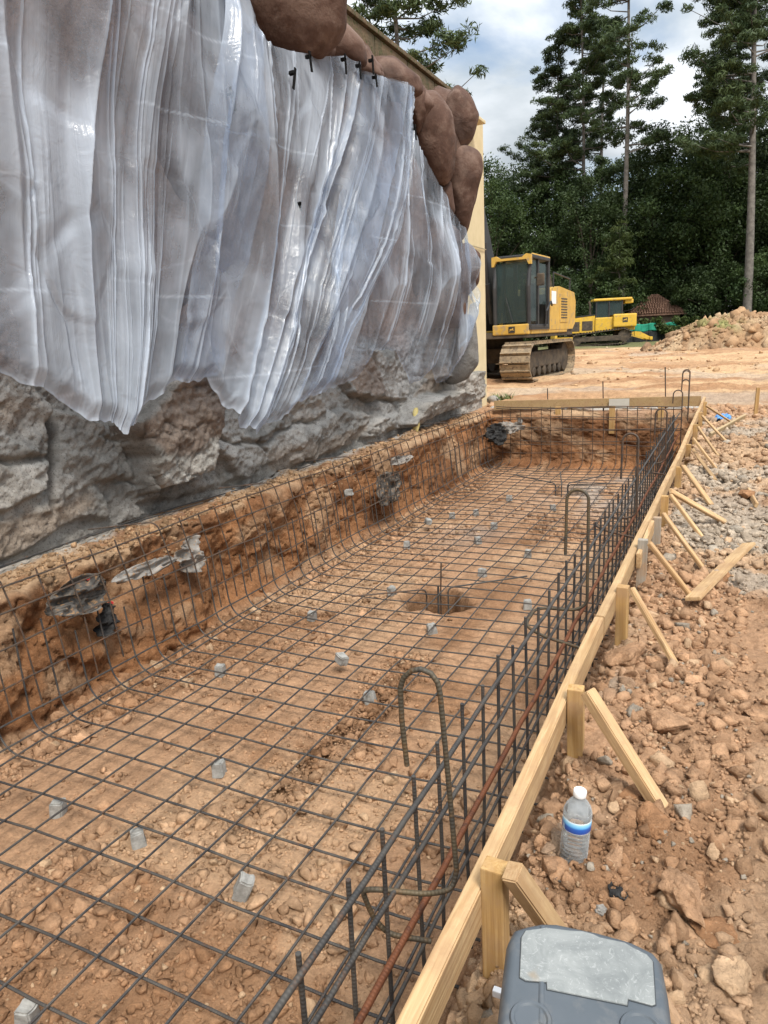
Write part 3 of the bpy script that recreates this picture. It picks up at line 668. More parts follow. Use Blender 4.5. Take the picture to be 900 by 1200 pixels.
# ------------------------------------------------------------------ plastic sheeting hung over the rocks
def film_mat():
    m, n, b = mat('plastic_film', (.57, .635, .73), .15, 0, .8)
    op = attr(n, 'opac', 'Fac'); fv = attr(n, 'fuv', 'Vector')
    wr = noise(n, 1.0, 6, .62, vec=fv, sc3=(60, 2.6, 1), dist=.8); wr2 = noise(n, 1.0, 4, .6, vec=fv, sc3=(210, 16, 1), dist=1.2); cr = noise(n, 5.0, 5, .65, dist=1.5)
    k = bump(n, b, wr, .34, .03); k = bump(n, b, wr2, .12, .006, k); bump(n, b, cr, .28, .035, k)
    st = ramp(n, noise(n, 1.0, 6, .7, vec=fv, sc3=(20, .8, 1), dist=.6), [(.36, -.05), (.52, 0.0), (.63, .03), (.72, .12)])
    pt = ramp(n, noise(n, 1.3, 5, .6), [(.3, -.16), (.7, .16)])
    a1 = NT(n, 'ShaderNodeMath', operation='ADD'); n.links.new(op, a1.inputs[0]); n.links.new(st, a1.inputs[1])
    a2 = NT(n, 'ShaderNodeMath', operation='ADD', use_clamp=True); n.links.new(a1.outputs[0], a2.inputs[0]); n.links.new(pt, a2.inputs[1])
    tr = NT(n, 'ShaderNodeBsdfTransparent'); tr.inputs[0].default_value = (.78, .84, .93, 1)
    tl = NT(n, 'ShaderNodeBsdfTranslucent'); tl.inputs[0].default_value = (.62, .68, .76, 1)
    ms = NT(n, 'ShaderNodeMixShader'); ms.inputs[0].default_value = .30; n.links.new(b.outputs[0], ms.inputs[1]); n.links.new(tl.outputs[0], ms.inputs[2])
    mx_ = NT(n, 'ShaderNodeMixShader'); n.links.new(a2.outputs[0], mx_.inputs[0]); n.links.new(tr.outputs[0], mx_.inputs[1]); n.links.new(ms.outputs[0], mx_.inputs[2])
    n.links.new(mx_.outputs[0], n.nodes['Material Output'].inputs[0]); return m
M['film'] = film_mat()
def sheet(label, tops, bots, x0, seed, bulge=.16, freq=26, nm=520, nt=230, base=.40, creases=(), pins=(.1, .5, .9)):
    """tops / bots: (m, u, v) along the upper and lower hem; folds run along constant m.
    creases: (m, width, strength) bundles of tight folds"""
    mm = np.linspace(0, 1, nm); tt = np.linspace(0, 1, nt)
    def hem(k):
        q = np.array([(m_, *W(u, v, x0)) for m_, u, v in k]); return np.interp(mm, q[:, 0], q[:, 1]), np.interp(mm, q[:, 0], q[:, 2])
    ty, tz = hem(tops); by, bz = hem(bots)
    def smooth(a, k=9):
        p = np.pad(a, k, mode='edge'); return np.convolve(p, np.ones(2*k+1)/(2*k+1), 'valid')
    by, bz = smooth(by, 4), smooth(bz, 4)
    Mg, Tg = np.meshgrid(mm, tt, indexing='ij')
    e = Tg**1.10
    Yg = ty[:, None]*(1-e)+by[:, None]*e; Zg = tz[:, None]*(1-Tg)+bz[:, None]*Tg
    Yg = Yg+.04*vn(Mg*9, Tg*3, seed=seed+1)*np.sin(PI*Tg)
    wq = Mg*freq*.36+.7*vn(Mg*5, Tg*1.2, seed=seed+2)+.5*Tg*vn(Mg*3, Tg*0, seed=seed+3)
    def fold(q, s, tf=.5): n_ = vn(q, Tg*tf+s, seed=s); return 1-np.abs(n_)*2.0
    big, mid = fold(wq, seed+4, .8), fold(wq*2.6, seed+5, .7)
    gath = np.clip(np.abs(np.gradient(ty, mm))[:, None]*(1-Tg)+np.abs(np.gradient(by, mm))[:, None]*Tg, .2, None)
    width = np.abs(ty[-1]-ty[0]); dens = np.clip(width/gath, .3, 6)
    amp = .30+.70*np.sin(PI*np.clip(Tg*.9+.08, 0, 1))
    tight = lambda f, a: np.clip((f-a)/(1-a), 0, 1)**1.6
    # drawn creases: some follow the gathers to the low points, some fan out of the upper pins, a few are short and stray
    rc = np.random.default_rng(seed+90); cre = np.zeros_like(Mg); ply = np.zeros_like(Mg); un = width/1.0
    for k in range(40):
        kind = k % 4; cm, sp_, st_ = creases[rc.integers(len(creases))]
        if kind < 2: m0 = cm+rc.normal(0, sp_*1.2); dr = rc.normal(0, .012); t1 = rc.uniform(.8, 1.3); t0 = t1-rc.uniform(.4, 1.2)
        elif kind == 2: m0 = pins[rc.integers(len(pins))]+rc.normal(0, .004); dr = rc.normal(0, .10); t0 = -.2; t1 = rc.uniform(.15, .55)
        else: m0 = rc.random(); dr = rc.normal(0, .05); t0 = rc.uniform(-.1, .75); t1 = t0+rc.uniform(.1, .4)
        anchor = 0.0 if kind == 2 else 1.0
        wm = rc.uniform(.005, .013)/un; s_ = rc.choice([-1, 1]); sg = rc.uniform(.35, 1)*(1 if kind < 3 else .6)
        q_ = (Mg-m0-dr*(Tg-anchor)-.004*vn(Tg*3+k, Tg*0+k*1.7, seed=seed))*s_
        win = sst(t0, t0+.14, Tg)*sst(t1, t1-.18, Tg)
        cre = np.maximum(cre, sg*np.where(q_ > 0, np.exp(-q_/wm), np.exp(q_/(wm*.45)))*win)
        if kind < 2 and k % 8 == 0: ply = np.maximum(ply, sg*win*np.where((q_ > 0), np.clip(1-q_/(wm*rc.uniform(5, 11)), 0, 1)**.35, 0))    # overlapped film beside a fold
    d = amp*(.095*np.clip(big, -.7, 1)+.012*np.clip(mid, -.4, 1))
    xx = x0+bulge*np.sin(PI*np.clip(Tg, 0, 1)**.8)*(.6+.4*vn(Mg*2.3, Tg*1.2, seed=seed+9))+d+.14*vn(Mg*3.1, Tg*2.0, seed=seed+10)*np.sin(PI*Tg)
    xx = xx-.05*sst(.96, 1.0, Tg)+.028*cre+.010*ply; Zg = Zg+.035*fbm(Mg*14, Tg*0, seed=seed+30, oct=3)*Tg**6+.010*vn(Mg*60, Tg*0, seed=seed+31)*Tg**12
    # crumpled, faceted look between the folds
    f1_, f2_, ci_ = worley(Yg*2.6+.3*vn(Yg*3, Zg*3, seed=seed+40), Zg*1.5, seed+41); xx = xx+.040*(ci_-.5)*sst(0, .25, f2_-f1_); edge_ = np.exp(-((f2_-f1_)/.02)**2)
    op = base+.14*tight(big, .5)+.12*tight(mid, .55)+.05*np.clip(dens-1.4, 0, 3)
    op = op+.56*cre**1.15+.13*ply+.07*edge_*sst(-.1, .4, vn(Yg*1.3, Zg*1.3, seed=seed+42))+.32*fbm(Yg*1.2, Zg*.85, seed=seed+11, oct=3)+.12*fbm(Yg*5, Zg*2.6, seed=seed+12, oct=3)+.20*sst(.982, 1, Tg)
    for zc in (1.02, 1.62, 2.22, 2.83, 3.4):      # fold creases from the roll it came in
        op = op+.22*np.exp(-((Zg-zc-.05*vn(Yg*.8, Yg*0, seed=3))/.008)**2)*sst(-.1, .4, vn(Yg*1.4, Zg*0, seed=seed+int(zc*9)))
    V = np.c_[xx.ravel(), Yg.ravel(), Zg.ravel()]
    o = link('plastic_sheet', npmesh('plastic_sheet', V, gridfaces(nm, nt), {'opac': np.clip(op, .10, .95).ravel(), 'fuv': np.c_[(Mg*freq/26).ravel(), Tg.ravel(), Mg.ravel()*0]}), M['film'], None, True)
    tag(o, label, 'plastic sheet', 'clear sheets hung over the rock facing'); return o
sheet('clear plastic sheet with a broad smooth panel, leftmost of the three on the wall',
      [(0, -260, -260), (.15, -60, -230), (.5, 130, -190), (.8, 225, -140), (.93, 268, -60), (1, 300, 40)],
      [(0, -200, 330), (.08, -60, 400), (.16, 0, 441), (.25, 60, 462), (.34, 112, 491), (.42, 140, 500), (.58, 151, 503), (.68, 158, 496), (.76, 168, 480), (.88, 205, 446), (1, 262, 440)], -3.62, 500, base=.24, bulge=.12,
      creases=[(.20, .010, 1), (.235, .012, .9), (.46, .012, .7), (.55, .012, .9), (.60, .010, 1), (.66, .012, 1), (.70, .010, 1), (.75, .012, 1), (.86, .02, .8), (.95, .012, .9)], pins=(.2, .45, .62, .8, .93, 1.0))
sheet('middle plastic sheet whose folds all run down to one low point beside the brown block',
      [(0, 258, -60), (.12, 290, 18), (.2, 308, 50), (.32, 345, 60), (.5, 385, 66), (.6, 405, 66), (.7, 421, 77), (.8, 440, 90), (1, 484, 101)],
      [(0, 205, 443), (.12, 250, 444), (.22, 270, 474), (.34, 290, 498), (.50, 301, 504), (.62, 309, 502), (.75, 328, 491), (.88, 351, 471), (1, 384, 455)], -3.57, 540, bulge=.15, freq=24, nm=480, base=.17,
      creases=[(.06, .012, .8), (.29, .008, 1), (.40, .014, .9), (.52, .012, 1), (.60, .014, 1), (.68, .012, 1), (.77, .012, 1), (.86, .012, 1), (.95, .02, 1)], pins=(.12, .2, .32, .5, .6, .7, .8, 1.0))
sheet('tattered plastic sheet under the boulders at the far end of the rock facing',
      [(0, 430, 86), (.12, 462, 92), (.26, 483, 102), (.38, 487, 148), (.48, 491, 172), (.62, 514, 219), (.74, 532, 250), (1, 557, 300)],
      [(0, 355, 470), (.1, 378, 456), (.25, 420, 441), (.33, 442, 410), (.42, 468, 411), (.50, 478, 436), (.56, 483, 449), (.62, 499, 443), (.66, 510, 431), (.74, 516, 449), (.82, 527, 447), (.90, 545, 408), (1, 552, 355)], -3.53, 580, bulge=.13, freq=24, nm=480, base=.17,
      creases=[(.05, .02, .9), (.2, .02, .9), (.36, .02, 1), (.5, .02, 1), (.62, .03, 1), (.75, .02, 1), (.9, .03, 1)], pins=(.05, .26, .4, .62, .8))
# black clips along the upper hem
M['tape'] = mat('black_tape', (.008, .008, .008), .9, 0, .1)[0]
for i, (u, v, l, a, lab) in enumerate([(364, 72, .16, .15, 'second'), (345, 92, .18, -.3, 'low tilted'), (405, 75, .17, .05, 'third'), (422, 82, .16, .1, 'fourth'), (437, 76, .17, .05, 'fifth'), (441, 94, .12, .2, 'fifth but lower'), (273, 116, .16, .25, 'far left loose'), (487, 155, .16, .1, 'rightmost'), (352, 242, .08, 0, 'lone seam')]):
    q = at(u, v, x=-3.46); m_ = MB(); m_.box((0, 0, 0), (.010, .030, l), rotm('X', a), bev=.003)
    m_.box((-.02, 0, l*.25), (.05, .03, .03), rotm('X', a), bev=.004)
    o = m_.build('tape_strip', M['tape']); o.location = q
    tag(o, f'black tape strip holding the plastic, {lab} along the hem' if 'lone' not in lab else 'small black tape scrap on the plastic seam, halfway up the wall', 'tape', 'tape strips on the plastic')

# ------------------------------------------------------------------ reinforcing steel
def wob(a, b, n, amp, seed):
    r = np.random.default_rng(seed); a, b = np.array(a, float), np.array(b, float)
    t = np.linspace(0, 1, n)[:, None]; P = a+(b-a)*t; J = r.normal(0, amp, (n, 3)); J[[0, -1]] *= .3
    return P+J
def bez(pts, rad, k=6):
    """polyline with rounded corners"""
    P = [np.array(p, float) for p in pts]; out = [P[0]]
    for i in range(1, len(P)-1):
        a, b, c = P[i-1], P[i], P[i+1]; u = (a-b)/np.linalg.norm(a-b); v = (c-b)/np.linalg.norm(c-b)
        r = min(rad, np.linalg.norm(a-b)*.5, np.linalg.norm(c-b)*.5)
        p0, p2 = b+u*r, b+v*r
        for j in range(k+1):
            t = j/k; out.append((1-t)**2*p0+2*t*(1-t)*b+t*t*p2)
    out.append(P[-1]); return out
SP = .2032; ZM = -.85
cy0 = 1.8354; lx0 = -2.5344
floor_mat = empty('rebar_mat', (-2.1, 6, ZM)); tag(floor_mat, 'thin dark rebar grid on spacer blocks over the pit floor, one edge bent up', 'rebar mat')
floor_mat.location = (0, 0, 0)
def sag(x, y): return .010*math.sin(x*2.7+y*1.1)+.008*math.sin(y*3.1+x*1.7)
for C_ in range(-6, 47):
    y = cy0+SP*C_+random.uniform(-.008, .008); r = random.Random(C_)
    up = r.choice([-.30, -.22, -.38, -.28]); lean = r.uniform(-.012, .012); xb = -3.50+r.uniform(-.02, .02)
    xr = -.60+r.uniform(-.05, .03)
    flat = [(x, y+r.uniform(-.004, .004), ZM+sag(x, y)) for x in np.linspace(-3.15, xr, 14)]
    pts = bez([(xb-.05, y+lean+r.uniform(-.02, .02), up), (xb, y, ZM+sag(-3.3, y)), flat[0]], .17, 8)+flat[1:]
    m = MB(); m.tube(pts, .0056, 6); m.build('cross_bar', M['rebar'], floor_mat, True)
for l_ in range(-4, 9):
    x = lx0+SP*l_
    if l_ == -4: x = lx0+SP*-4+.03
    z0 = ZM+.0115 if l_ > -4 else ZM+.05
    P = [(x+random.uniform(-.005, .005), y, z0+sag(x, y)) for y in np.arange(.55, 11.35, .22)]
    m = MB(); m.tube(P, .0056, 6); m.build('long_bar', M['rebar'], floor_mat, True)
# the grid standing against the earth face
side_mat = empty('rebar_side_grid', (0, 0, 0)); tag(side_mat, 'upright rebar grid standing against the red earth face below the rock wall', 'rebar grid')
for C_ in range(-4, 47):
    r = random.Random(C_+500); y = cy0+SP*C_+.055+r.uniform(-.01, .01)
    top = .075+r.uniform(-.02, .015); bot = -.62+r.uniform(-.12, .08)
    x0 = -3.475; ln = r.uniform(-.02, .02)
    pts = [(x0-.085, y-.05+ln, top), (x0-.02, y-.02+ln*.5, -.25), (x0+.005, y+.005, bot)]
    if C_ % 7 == 2: pts = bez([(x0-.50, y-.30, top-.015), (x0-.10, y-.06, top+.01)]+[pts[1]], .07)+[pts[2]]
    m = MB(); m.tube(pts, .0052, 6); m.build('upright_bar', M['rebar_brown'], side_mat, True)
for k, (z, dx) in enumerate([(.05, -.075), (-.085, -.05), (-.28, -.03), (-.50, -.015), (-.70, .0), (-.79, .06)]):
    P = [(-3.465+dx+random.uniform(-.006, .006), y, z+.012*math.sin(y*1.7+k)+random.uniform(-.004, .004)) for y in np.arange(.9, 11.5, .25)]
    m = MB(); m.tube(P, .0056, 6); m.build('rail_bar', M['rebar_brown'] if z > -.6 else M['rebar'], side_mat, True)
# the cage along the form
cage = empty('rebar_cage', (0, 0, 0)); tag(cage, 'heavy rebar cage standing along the inside of the long pine form', 'rebar cage')
for C_ in range(-7, 48):
    r = random.Random(C_+900); y = 1.218+.2375*C_*.86+r.uniform(-.012, .012)
    if y > 11.4: break
    top = .045+r.uniform(-.03, .03)
    pts = [(-.752+r.uniform(-.006, .006), y+r.uniform(-.01, .01), top), (-.752, y, -.4), (-.755+r.uniform(-.01, .01), y+r.uniform(-.012, .012), -.91)]
    m = MB(); m.tube(pts, .0066, 8); m.build('upright_bar', M['rebar'], cage, True)
for k, (x, z, rr, mt, y0) in enumerate([(-.727, -.006, .0080, 'rebar', .4), (-.735, -.165, .0074, 'rebar', .4), (-.712, -.300, .0098, 'rebar_rust', .4), (-.735, -.50, .0060, 'rebar', .4), (-.738, -.66, .0060, 'rebar', .4), (-.735, -.80, .0060, 'rebar', .4), (-.665, -.46, .0060, 'rebar', .4)]):
    P = [(x+random.uniform(-.004, .004), y, z+.010*math.sin(y*.9+k*2)+random.uniform(-.003, .003)) for y in np.arange(y0, 11.5, .22)]
    m = MB(); m.tube(P, rr, 10); m.build('rail_bar', M[mt], cage, True)
# the cage across the far end
endc = empty('rebar_end_grid', (0, 0, 0)); tag(endc, 'rebar grid standing across the far end of the pit', 'rebar grid')
for k in range(17):
    x = -3.42+k*.163+random.uniform(-.02, .02); t = random.uniform(-.02, .03)
    pts = bez([(x, 11.42, .07+t), (x+.01, 11.40, ZM+.05), (x+.01, 11.1, ZM+.02)], .12)
    m = MB(); m.tube(pts, .0062, 6); m.build('upright_bar', M['rebar_brown'], endc, True)
for k, z in enumerate([.085, .065, -.07, -.10, -.25, -.272, -.45, -.50, -.64]):
    P = [(x, 11.39+random.uniform(-.01, .01), z+.012*math.sin(x*3+k)+random.uniform(-.004, .004)) for x in np.arange(-3.5, -.68, .2)]
    m = MB(); m.tube(P, .0075 if k in (0, 1, 4) else .006, 6); m.build('rail_bar', M['rebar_brown'], endc, True)
# hooked loops: a tall U above, a flat U below
def hook(y, x, zt, w, drop, label, rr=.0085, foot=True, mt='rebar_ochre', az=0.0, short=.30):
    """leg at (x, y); the loop leans over towards the pit"""
    n = []; dx, dy = -w*math.cos(az), -w*math.sin(az)
    zl = zt-w/2
    leg = [(x, y, -.22 if foot else -.7), (x-.002, y, zl)]
    arc = [(x+dx*(1-math.cos(a))/2, y+dy*(1-math.cos(a))/2, zl+math.sin(a)*w*.52) for a in np.linspace(.25, PI-.25, 9)]
    end = [(x+dx*1.0, y+dy, zl), (x+dx*1.03, y+dy-.005, zl-short)]
    P = leg+arc+end
    if foot:
        lo = [(x-.30+.03*math.cos(a), y-.06-.11*math.sin(a)*0-.11*(1-math.cos(a))/2*2, -.235-.06*math.sin(a)) for a in np.linspace(PI/2, PI/2, 1)]
        P = bez([(x+.05, y-.36, -.30), (x-.16, y-.34, -.27), (x-.27, y-.28, -.25), (x-.27, y-.04, -.235), (x-.06, y-.02, -.235), (x, y, -.20), (x-.002, y, zl)], .075, 5)[:-1]+[(x-.001, y, 0)]+[(x-.002, y, zl)]+arc+end
    m = MB(); m.tube(P, rr, 10); o = m.build('hooked_bar', M[mt], None, True)
    tag(o, label, 'hooked bar', 'hooked bars tied into the cage'); return o
def near_hook():
    yb = 1.56; A = lambda u, v, y=yb: at(u, v, y=y)
    P = [A(500, 968), A(436, 950), A(405, 925)]
    low = [at(505, 1103, x=-.66), at(455, 1095, x=-.76), at(437, 1075, x=-.80), at(424, 1043, x=-.82), at(440, 1042, x=-.78), at(500, 1048, x=-.66), at(530, 1043, x=-.612)]
    up = [A(535, 1020), A(526, 920), A(516, 815), A(513, 800), A(505, 789), A(493, 784), A(482, 786), A(473, 794), A(469, 806), A(471, 845), A(477, 897)]
    m = MB(); m.tube(bez(low+up[:1], .03, 4)+up[1:], .0073, 10); o = m.build('hooked_bar', M['rebar_ochre'], None, True)
    tag(o, 'nearest and biggest hooked rebar loop, standing above the front of the cage', 'hooked bar', 'hooked bars tied into the cage')
near_hook()
for (u, v, vt, lab, wd) in [(689, 655, 585, 'second hooked rebar loop from the camera, above the pit middle', .115), (747, 560, 513, 'third hooked rebar loop from the camera', .12), (781, 510, 482, 'fourth hooked rebar loop, dark, just short of the far form', .12),
                            (799, 485, 459, 'fifth hooked rebar loop, in front of the far form board', .12), (810, 470, 446, 'sixth and lower hooked rebar loop near the form corner', .10), (817, 462, 435, 'thin tall hooked rebar loop beside the form corner', .10), (826, 460, 433, 'last hooked rebar loop, at the far form corner', .10)]:
    x_ = -.66 if v > 480 else -.62; y_ = at(u, v, x=x_)[1]; y_ = min(y_, 11.5+.05*(u-800)/10); dd = RM[2] @ np.array([x_, y_, 0])
    q1 = at(u, vt, d=dd); zt = q1[2]
    hook(y_, x_, zt, wd, .3, lab, .0085, foot=(v > 500), mt='rebar_ochre' if v > 600 else 'rebar_brown', short=.30 if v > 500 else .12)
def rod(name, pts, r, mt, label, cat='steel bar', group=None):
    m = MB(); m.tube(pts, r, 8); o = m.build(name, M[mt], None, True); tag(o, label, cat, group); return o
for (u, vt, lab) in [(642, 455, 'short rusty rod standing behind the far form, nearer the wall'), (707, 447, 'short rusty rod standing behind the middle of the far form'), (780, 430, 'tall rusty rod standing behind the far form, near its corner')]:
    b = at(u, 472, y=11.78); t = at(u-.5, vt, y=11.78)
    rod('steel_rod', [(b[0], 11.78, -.05), (b[0], 11.78, .1), (t[0], 11.78, t[2])], .009, 'rebar_brown', lab, 'steel rod', 'rods behind the far form')
# starter bars in the two dug holes
hx, hy = -2.14, 5.33
rod('starter_bar', [(hx-.02, hy+.05, -1.08), (hx-.02, hy+.05, -.9), (hx-.01, hy+.06, -.60)], .007, 'rebar_brown', 'straight starter bar standing tallest in the nearer dug hole', 'starter bar', 'starter bars in the dug holes')
rod('starter_bar', bez([(hx+.06, hy+.02, -1.06), (hx+.06, hy+.02, -.80), (hx+.62, hy+.45, -.78)], .05), .007, 'rebar', 'starter bar of the nearer hole bent over towards the far right', 'starter bar', 'starter bars in the dug holes')
rod('starter_bar', bez([(hx-.12, hy-.02, -1.06), (hx-.12, hy-.02, -.82), (hx-.62, hy-.42, -.80)], .05), .007, 'rebar_brown', 'starter bar of the nearer hole bent over towards the camera', 'starter bar', 'starter bars in the dug holes')
rod('starter_bar', [(hx+.0, hy-.06, -1.08), (hx+.005, hy-.06, -.76)], .009, 'rebar', 'short thick starter bar low in the nearer hole', 'starter bar', 'starter bars in the dug holes')
hx, hy = -2.10, 9.85
for k, (dx, dy, lab) in enumerate([(-.75, .25, 'towards the wall'), (.55, .55, 'towards the far corner'), (.75, -.10, 'towards the form'), (-.15, .6, 'towards the far end')]):
    rod('starter_bar', bez([(hx+dx*.12, hy+dy*.12, -1.04), (hx+dx*.12, hy+dy*.12, -.82), (hx+dx, hy+dy, -.76)], .05), .008, 'rebar', f'starter bar of the farther hole bent over {lab}', 'starter bar', 'starter bars in the dug holes')
for k, (xa, ya, yb, lab) in enumerate([(-4.02, 2.3, 6.4, 'long thin bar lying on the earth ledge nearest the rock foot'), (-3.97, 2.2, 4.6, 'shorter thin bar lying on the earth ledge under the rock')]):
    rod('ledge_bar', [(xa+.03*math.sin(y*1.3+k), y, .0+.012*math.sin(y*2+k)+k*.008) for y in np.linspace(ya, yb, 24)], .0055, 'rebar', lab, 'steel bar', 'bars lying on the earth ledge')

# spacer blocks
SB = [(32, 1190, 0, 'in the bottom left corner of the photo'), (68, 948, 0, 'leftmost near the bend of the grid, low on the left'), (162, 983, 0, 'between the leftmost block and the tall tilted one'), (286, 1044, 1, 'tall and tilted, at the edge of the loose clods'),
      (256, 902, 0, 'left of the groove, middle of the near floor'), (258, 787, 0, 'beside the foot of the earth face'), (366, 723, 0, 'beside the earth face, second along its foot'), (401, 787, 2, 'lying on its side on top of the bars'),
      (433, 815, 0, 'at the near end of the dirt groove'), (459, 697, 0, 'just left of the nearer dug hole'), (477, 640, 0, 'beside the earth face, third along its foot'), (502, 620, 2, 'lying flat near the foot of the earth face'),
      (506, 738, 0, 'directly in front of the nearer dug hole'), (560, 635, 0, 'right of the flat block, past the nearer hole'), (565, 672, 0, 'straight behind the nearer dug hole'), (618, 710, 0, 'between the nearer hole and the cage'),
      (530, 605, 0, 'among pale slurry, left side of the middle floor'), (619, 650, 0, 'left of the second hooked loop'), (610, 545, 0, 'at the far left, near the end of the pit'), (597, 585, 0, 'on the bare floor short of the farther hole'),
      (558, 602, 0, 'fourth along the foot of the earth face'), (725, 550, 0, 'on the grey slurry at the far end'), (648, 594, 0, 'just in front of the farther hole'), (579, 617, 0, 'on the middle floor, nearest the pale streak')]
for i, (u, v, kd, lab) in enumerate(SB):
    q = at(u, v, z=-.90); r = random.Random(i+40); h = .082 if kd != 1 else .105; s = .066
    bm = bmesh.new(); bmesh.ops.create_cube(bm, size=1)
    for vv in bm.verts: vv.co = Vector((vv.co.x*s*r.uniform(.9, 1.15)*(1-.1*(vv.co.z > 0)), vv.co.y*s*r.uniform(.9, 1.1)*(1-.1*(vv.co.z > 0)), vv.co.z*h))
    bmesh.ops.bevel(bm, geom=list(bm.edges), offset=.006, segments=2, affect='EDGES')
    bmesh.ops.subdivide_edges(bm, edges=list(bm.edges), cuts=2, use_grid_fill=True)
    for vv in bm.verts:
        p = vv.co*30; nn = Vector((vn(p.x, p.y, p.z, 3+i), vn(p.y, p.z, p.x, 4+i), vn(p.z, p.x, p.y, 5+i)))
        vv.co += nn*.0035
        if vv.co.z > h*.30: vv.co.z -= .012*max(0, 1-abs(vv.co.x)/.012)      # the notch the bar sits in
    me = bpy.data.meshes.new('spacer_block'); bm.to_mesh(me); bm.free()
    o = link('spacer_block', me, M['concrete_block']); fz = float(ground_h(np.array([q[0]]), np.array([q[1]]))[0])
    o.location = (q[0], q[1], fz+h*.47); o.rotation_euler = (r.uniform(-.12, .12), r.uniform(-.12, .12), r.uniform(0, 3))
    if kd == 2: o.rotation_euler = (PI/2+.2, .2, r.uniform(0, 3)); o.location.z = ZM+.04
    if kd == 1: o.rotation_euler = (.1, .42, .5)
    tag(o, f'pale concrete spacer block {lab}', 'spacer block', 'concrete spacer blocks under the grid')
q = at(409, 577, x=-3.50); o = link('spacer_block', me.copy(), None); o.location = q; o.rotation_euler = (.1, 1.5, .3)
tag(o, 'pale concrete spacer block wedged behind the upright grid on the earth face', 'spacer block', 'concrete spacer blocks under the grid')

# ------------------------------------------------------------------ timber form, stakes, braces
XF, ZT = -.412, .195
def board(name, a, b, h, th, mt, label, cat, group=None, bev=.003, seed=0, up=None):
    """a plank from a to b (centre line), wide side upright"""
    a, b = Vector(a), Vector(b); d = (b-a); Ln = d.length; y = d.normalized(); z = Vector(up) if up else Vector((0, 0, 1)); x = y.cross(z).normalized(); z = x.cross(y)
    bm = bmesh.new(); bmesh.ops.create_cube(bm, size=1)
    for v in bm.verts: v.co = Vector((v.co.x*th, v.co.y*Ln, v.co.z*h))
    bmesh.ops.bevel(bm, geom=list(bm.edges), offset=bev, segments=2, affect='EDGES')
    cuts = max(2, int(Ln/.12)); ed = [e for e in bm.edges if abs(e.verts[0].co.y-e.verts[1].co.y) > Ln*.6]
    bmesh.ops.subdivide_edges(bm, edges=ed, cuts=cuts, use_grid_fill=True)
    for v in bm.verts:
        t = v.co.y
        v.co.x += .004*vn(np.array([t*1.3]), np.array([seed*3.1]))[0]; v.co.z += .003*vn(np.array([t*2.2]), np.array([seed*5.1+2]))[0]
    me = bpy.data.meshes.new(name); bm.to_mesh(me); bm.free(); o = link(name, me, M[mt] if isinstance(mt, str) else mt)
    mid = (a+b)/2; o.matrix_world = Matrix.Translation(mid) @ Matrix((x, y, z)).transposed().to_4x4()
    tag(o, label, cat, group); return o
GF = 'pine boards forming the pit edge'
board('form_board', (XF, -1.2, ZT-.042), (XF, 2.62, ZT-.042), .084, .034, 'pine', 'nearest long pine form board, running out of the bottom of the photo', 'form board', GF, seed=1)
board('form_board', (XF-.002, 2.63, ZT-.041), (XF+.012, 6.55, ZT-.043), .084, .034, 'pine', 'middle pine form board on the long side of the pit', 'form board', GF, seed=2)
board('form_board', (XF+.012, 6.56, ZT-.043), (XF-.005, 11.75, ZT-.042), .084, .034, 'pine', 'far pine form board on the long side, ending at the corner', 'form board', GF, seed=3)
board('form_board', (XF+.036, 3.50, ZT-.042), (XF+.036, 4.12, ZT-.030), .075, .022, 'pine', 'short pine cleat lapped over the joint of the long form', 'form board', GF, seed=4)
M['pine_far'] = wood_mat('pine_board_far', (.40, .27, .13), (.31, .20, .09), (.48, .34, .18), axis=0)
fb_a, fb_b = at(586, 476, y=11.55), at(819, 471, y=11.80)
board('form_board', (fb_a[0]-.12, 11.62, .095), (-.46, 11.80, .125), .15, .038, M['pine_far'], 'pine form board across the far end of the pit', 'form board', GF, seed=5)
MB_ = MB(); MB_.box((0, 0, 0), (.30, .006, .145)); o = MB_.build('paper_patch', speckled('pale_patch', (.45, .42, .36), (.52, .49, .42), 8, .8)); o.location = (-1.62, 11.685, .108); o.rotation_euler = (0, -.01, .062); tag(o, 'pale grey patch stuck on the far form board', 'patch')
ST = [(580, 1010, 1165, 0), (676, 803, 925, 0), (730, 685, 771, 0), (753, 630, 695, 1), (770, 604, 661, 1), (779, 579, 636, 0), (795, 545, 585, 0), (806, 526, 550, 0), (815, 500, 530, 0), (820, 489, 515, 0), (826, 472, 498, 0)]
ORD = ['first', 'second', 'third', 'fourth', 'fifth', 'sixth', 'seventh', 'eighth', 'ninth', 'tenth', 'eleventh', 'twelfth', 'thirteenth']
XS = XF+.034*.5+.025
for i, (u, vt, vb, kd) in enumerate(ST):
    q = at(u, vt+2, x=XS); y = min(q[1], 11.3); top = min(max(q[2], .17), .27)
    if i >= 8: y = [8.4, 9.6, 10.9][i-8]; top = .20
    r = random.Random(i+77); m = MB(); wd = .040 if i != 2 else .045
    m.box((0, 0, (top-.12)/2), (.046, wd, top+.12), bev=.003)
    o = m.build('stake', M['oldwood_z'] if kd else M['pine_z']); o.location = (XS, y, 0); o.rotation_euler = (r.uniform(-.02, .02), r.uniform(-.015, .03), r.uniform(-.06, .06))
    tag(o, f'{"grey weathered" if kd else "yellow pine"} stake against the long form, {ORD[i]} from the grey case', 'stake', 'stakes holding the long form')
for k, (u, lab) in enumerate([(655, 'nearest the wall'), (718, 'in the middle'), (775, 'nearest the corner')]):
    q = at(u, 485, y=11.66); m = MB(); m.box((0, 0, -.14), (.085, .038, .42), bev=.003); o = m.build('stake', M['pine_z']); o.location = (q[0], 11.85 if False else 11.60, 0)
    tag(o, f'short pine stake under the far form board, {lab}', 'stake', 'stakes under the far form')
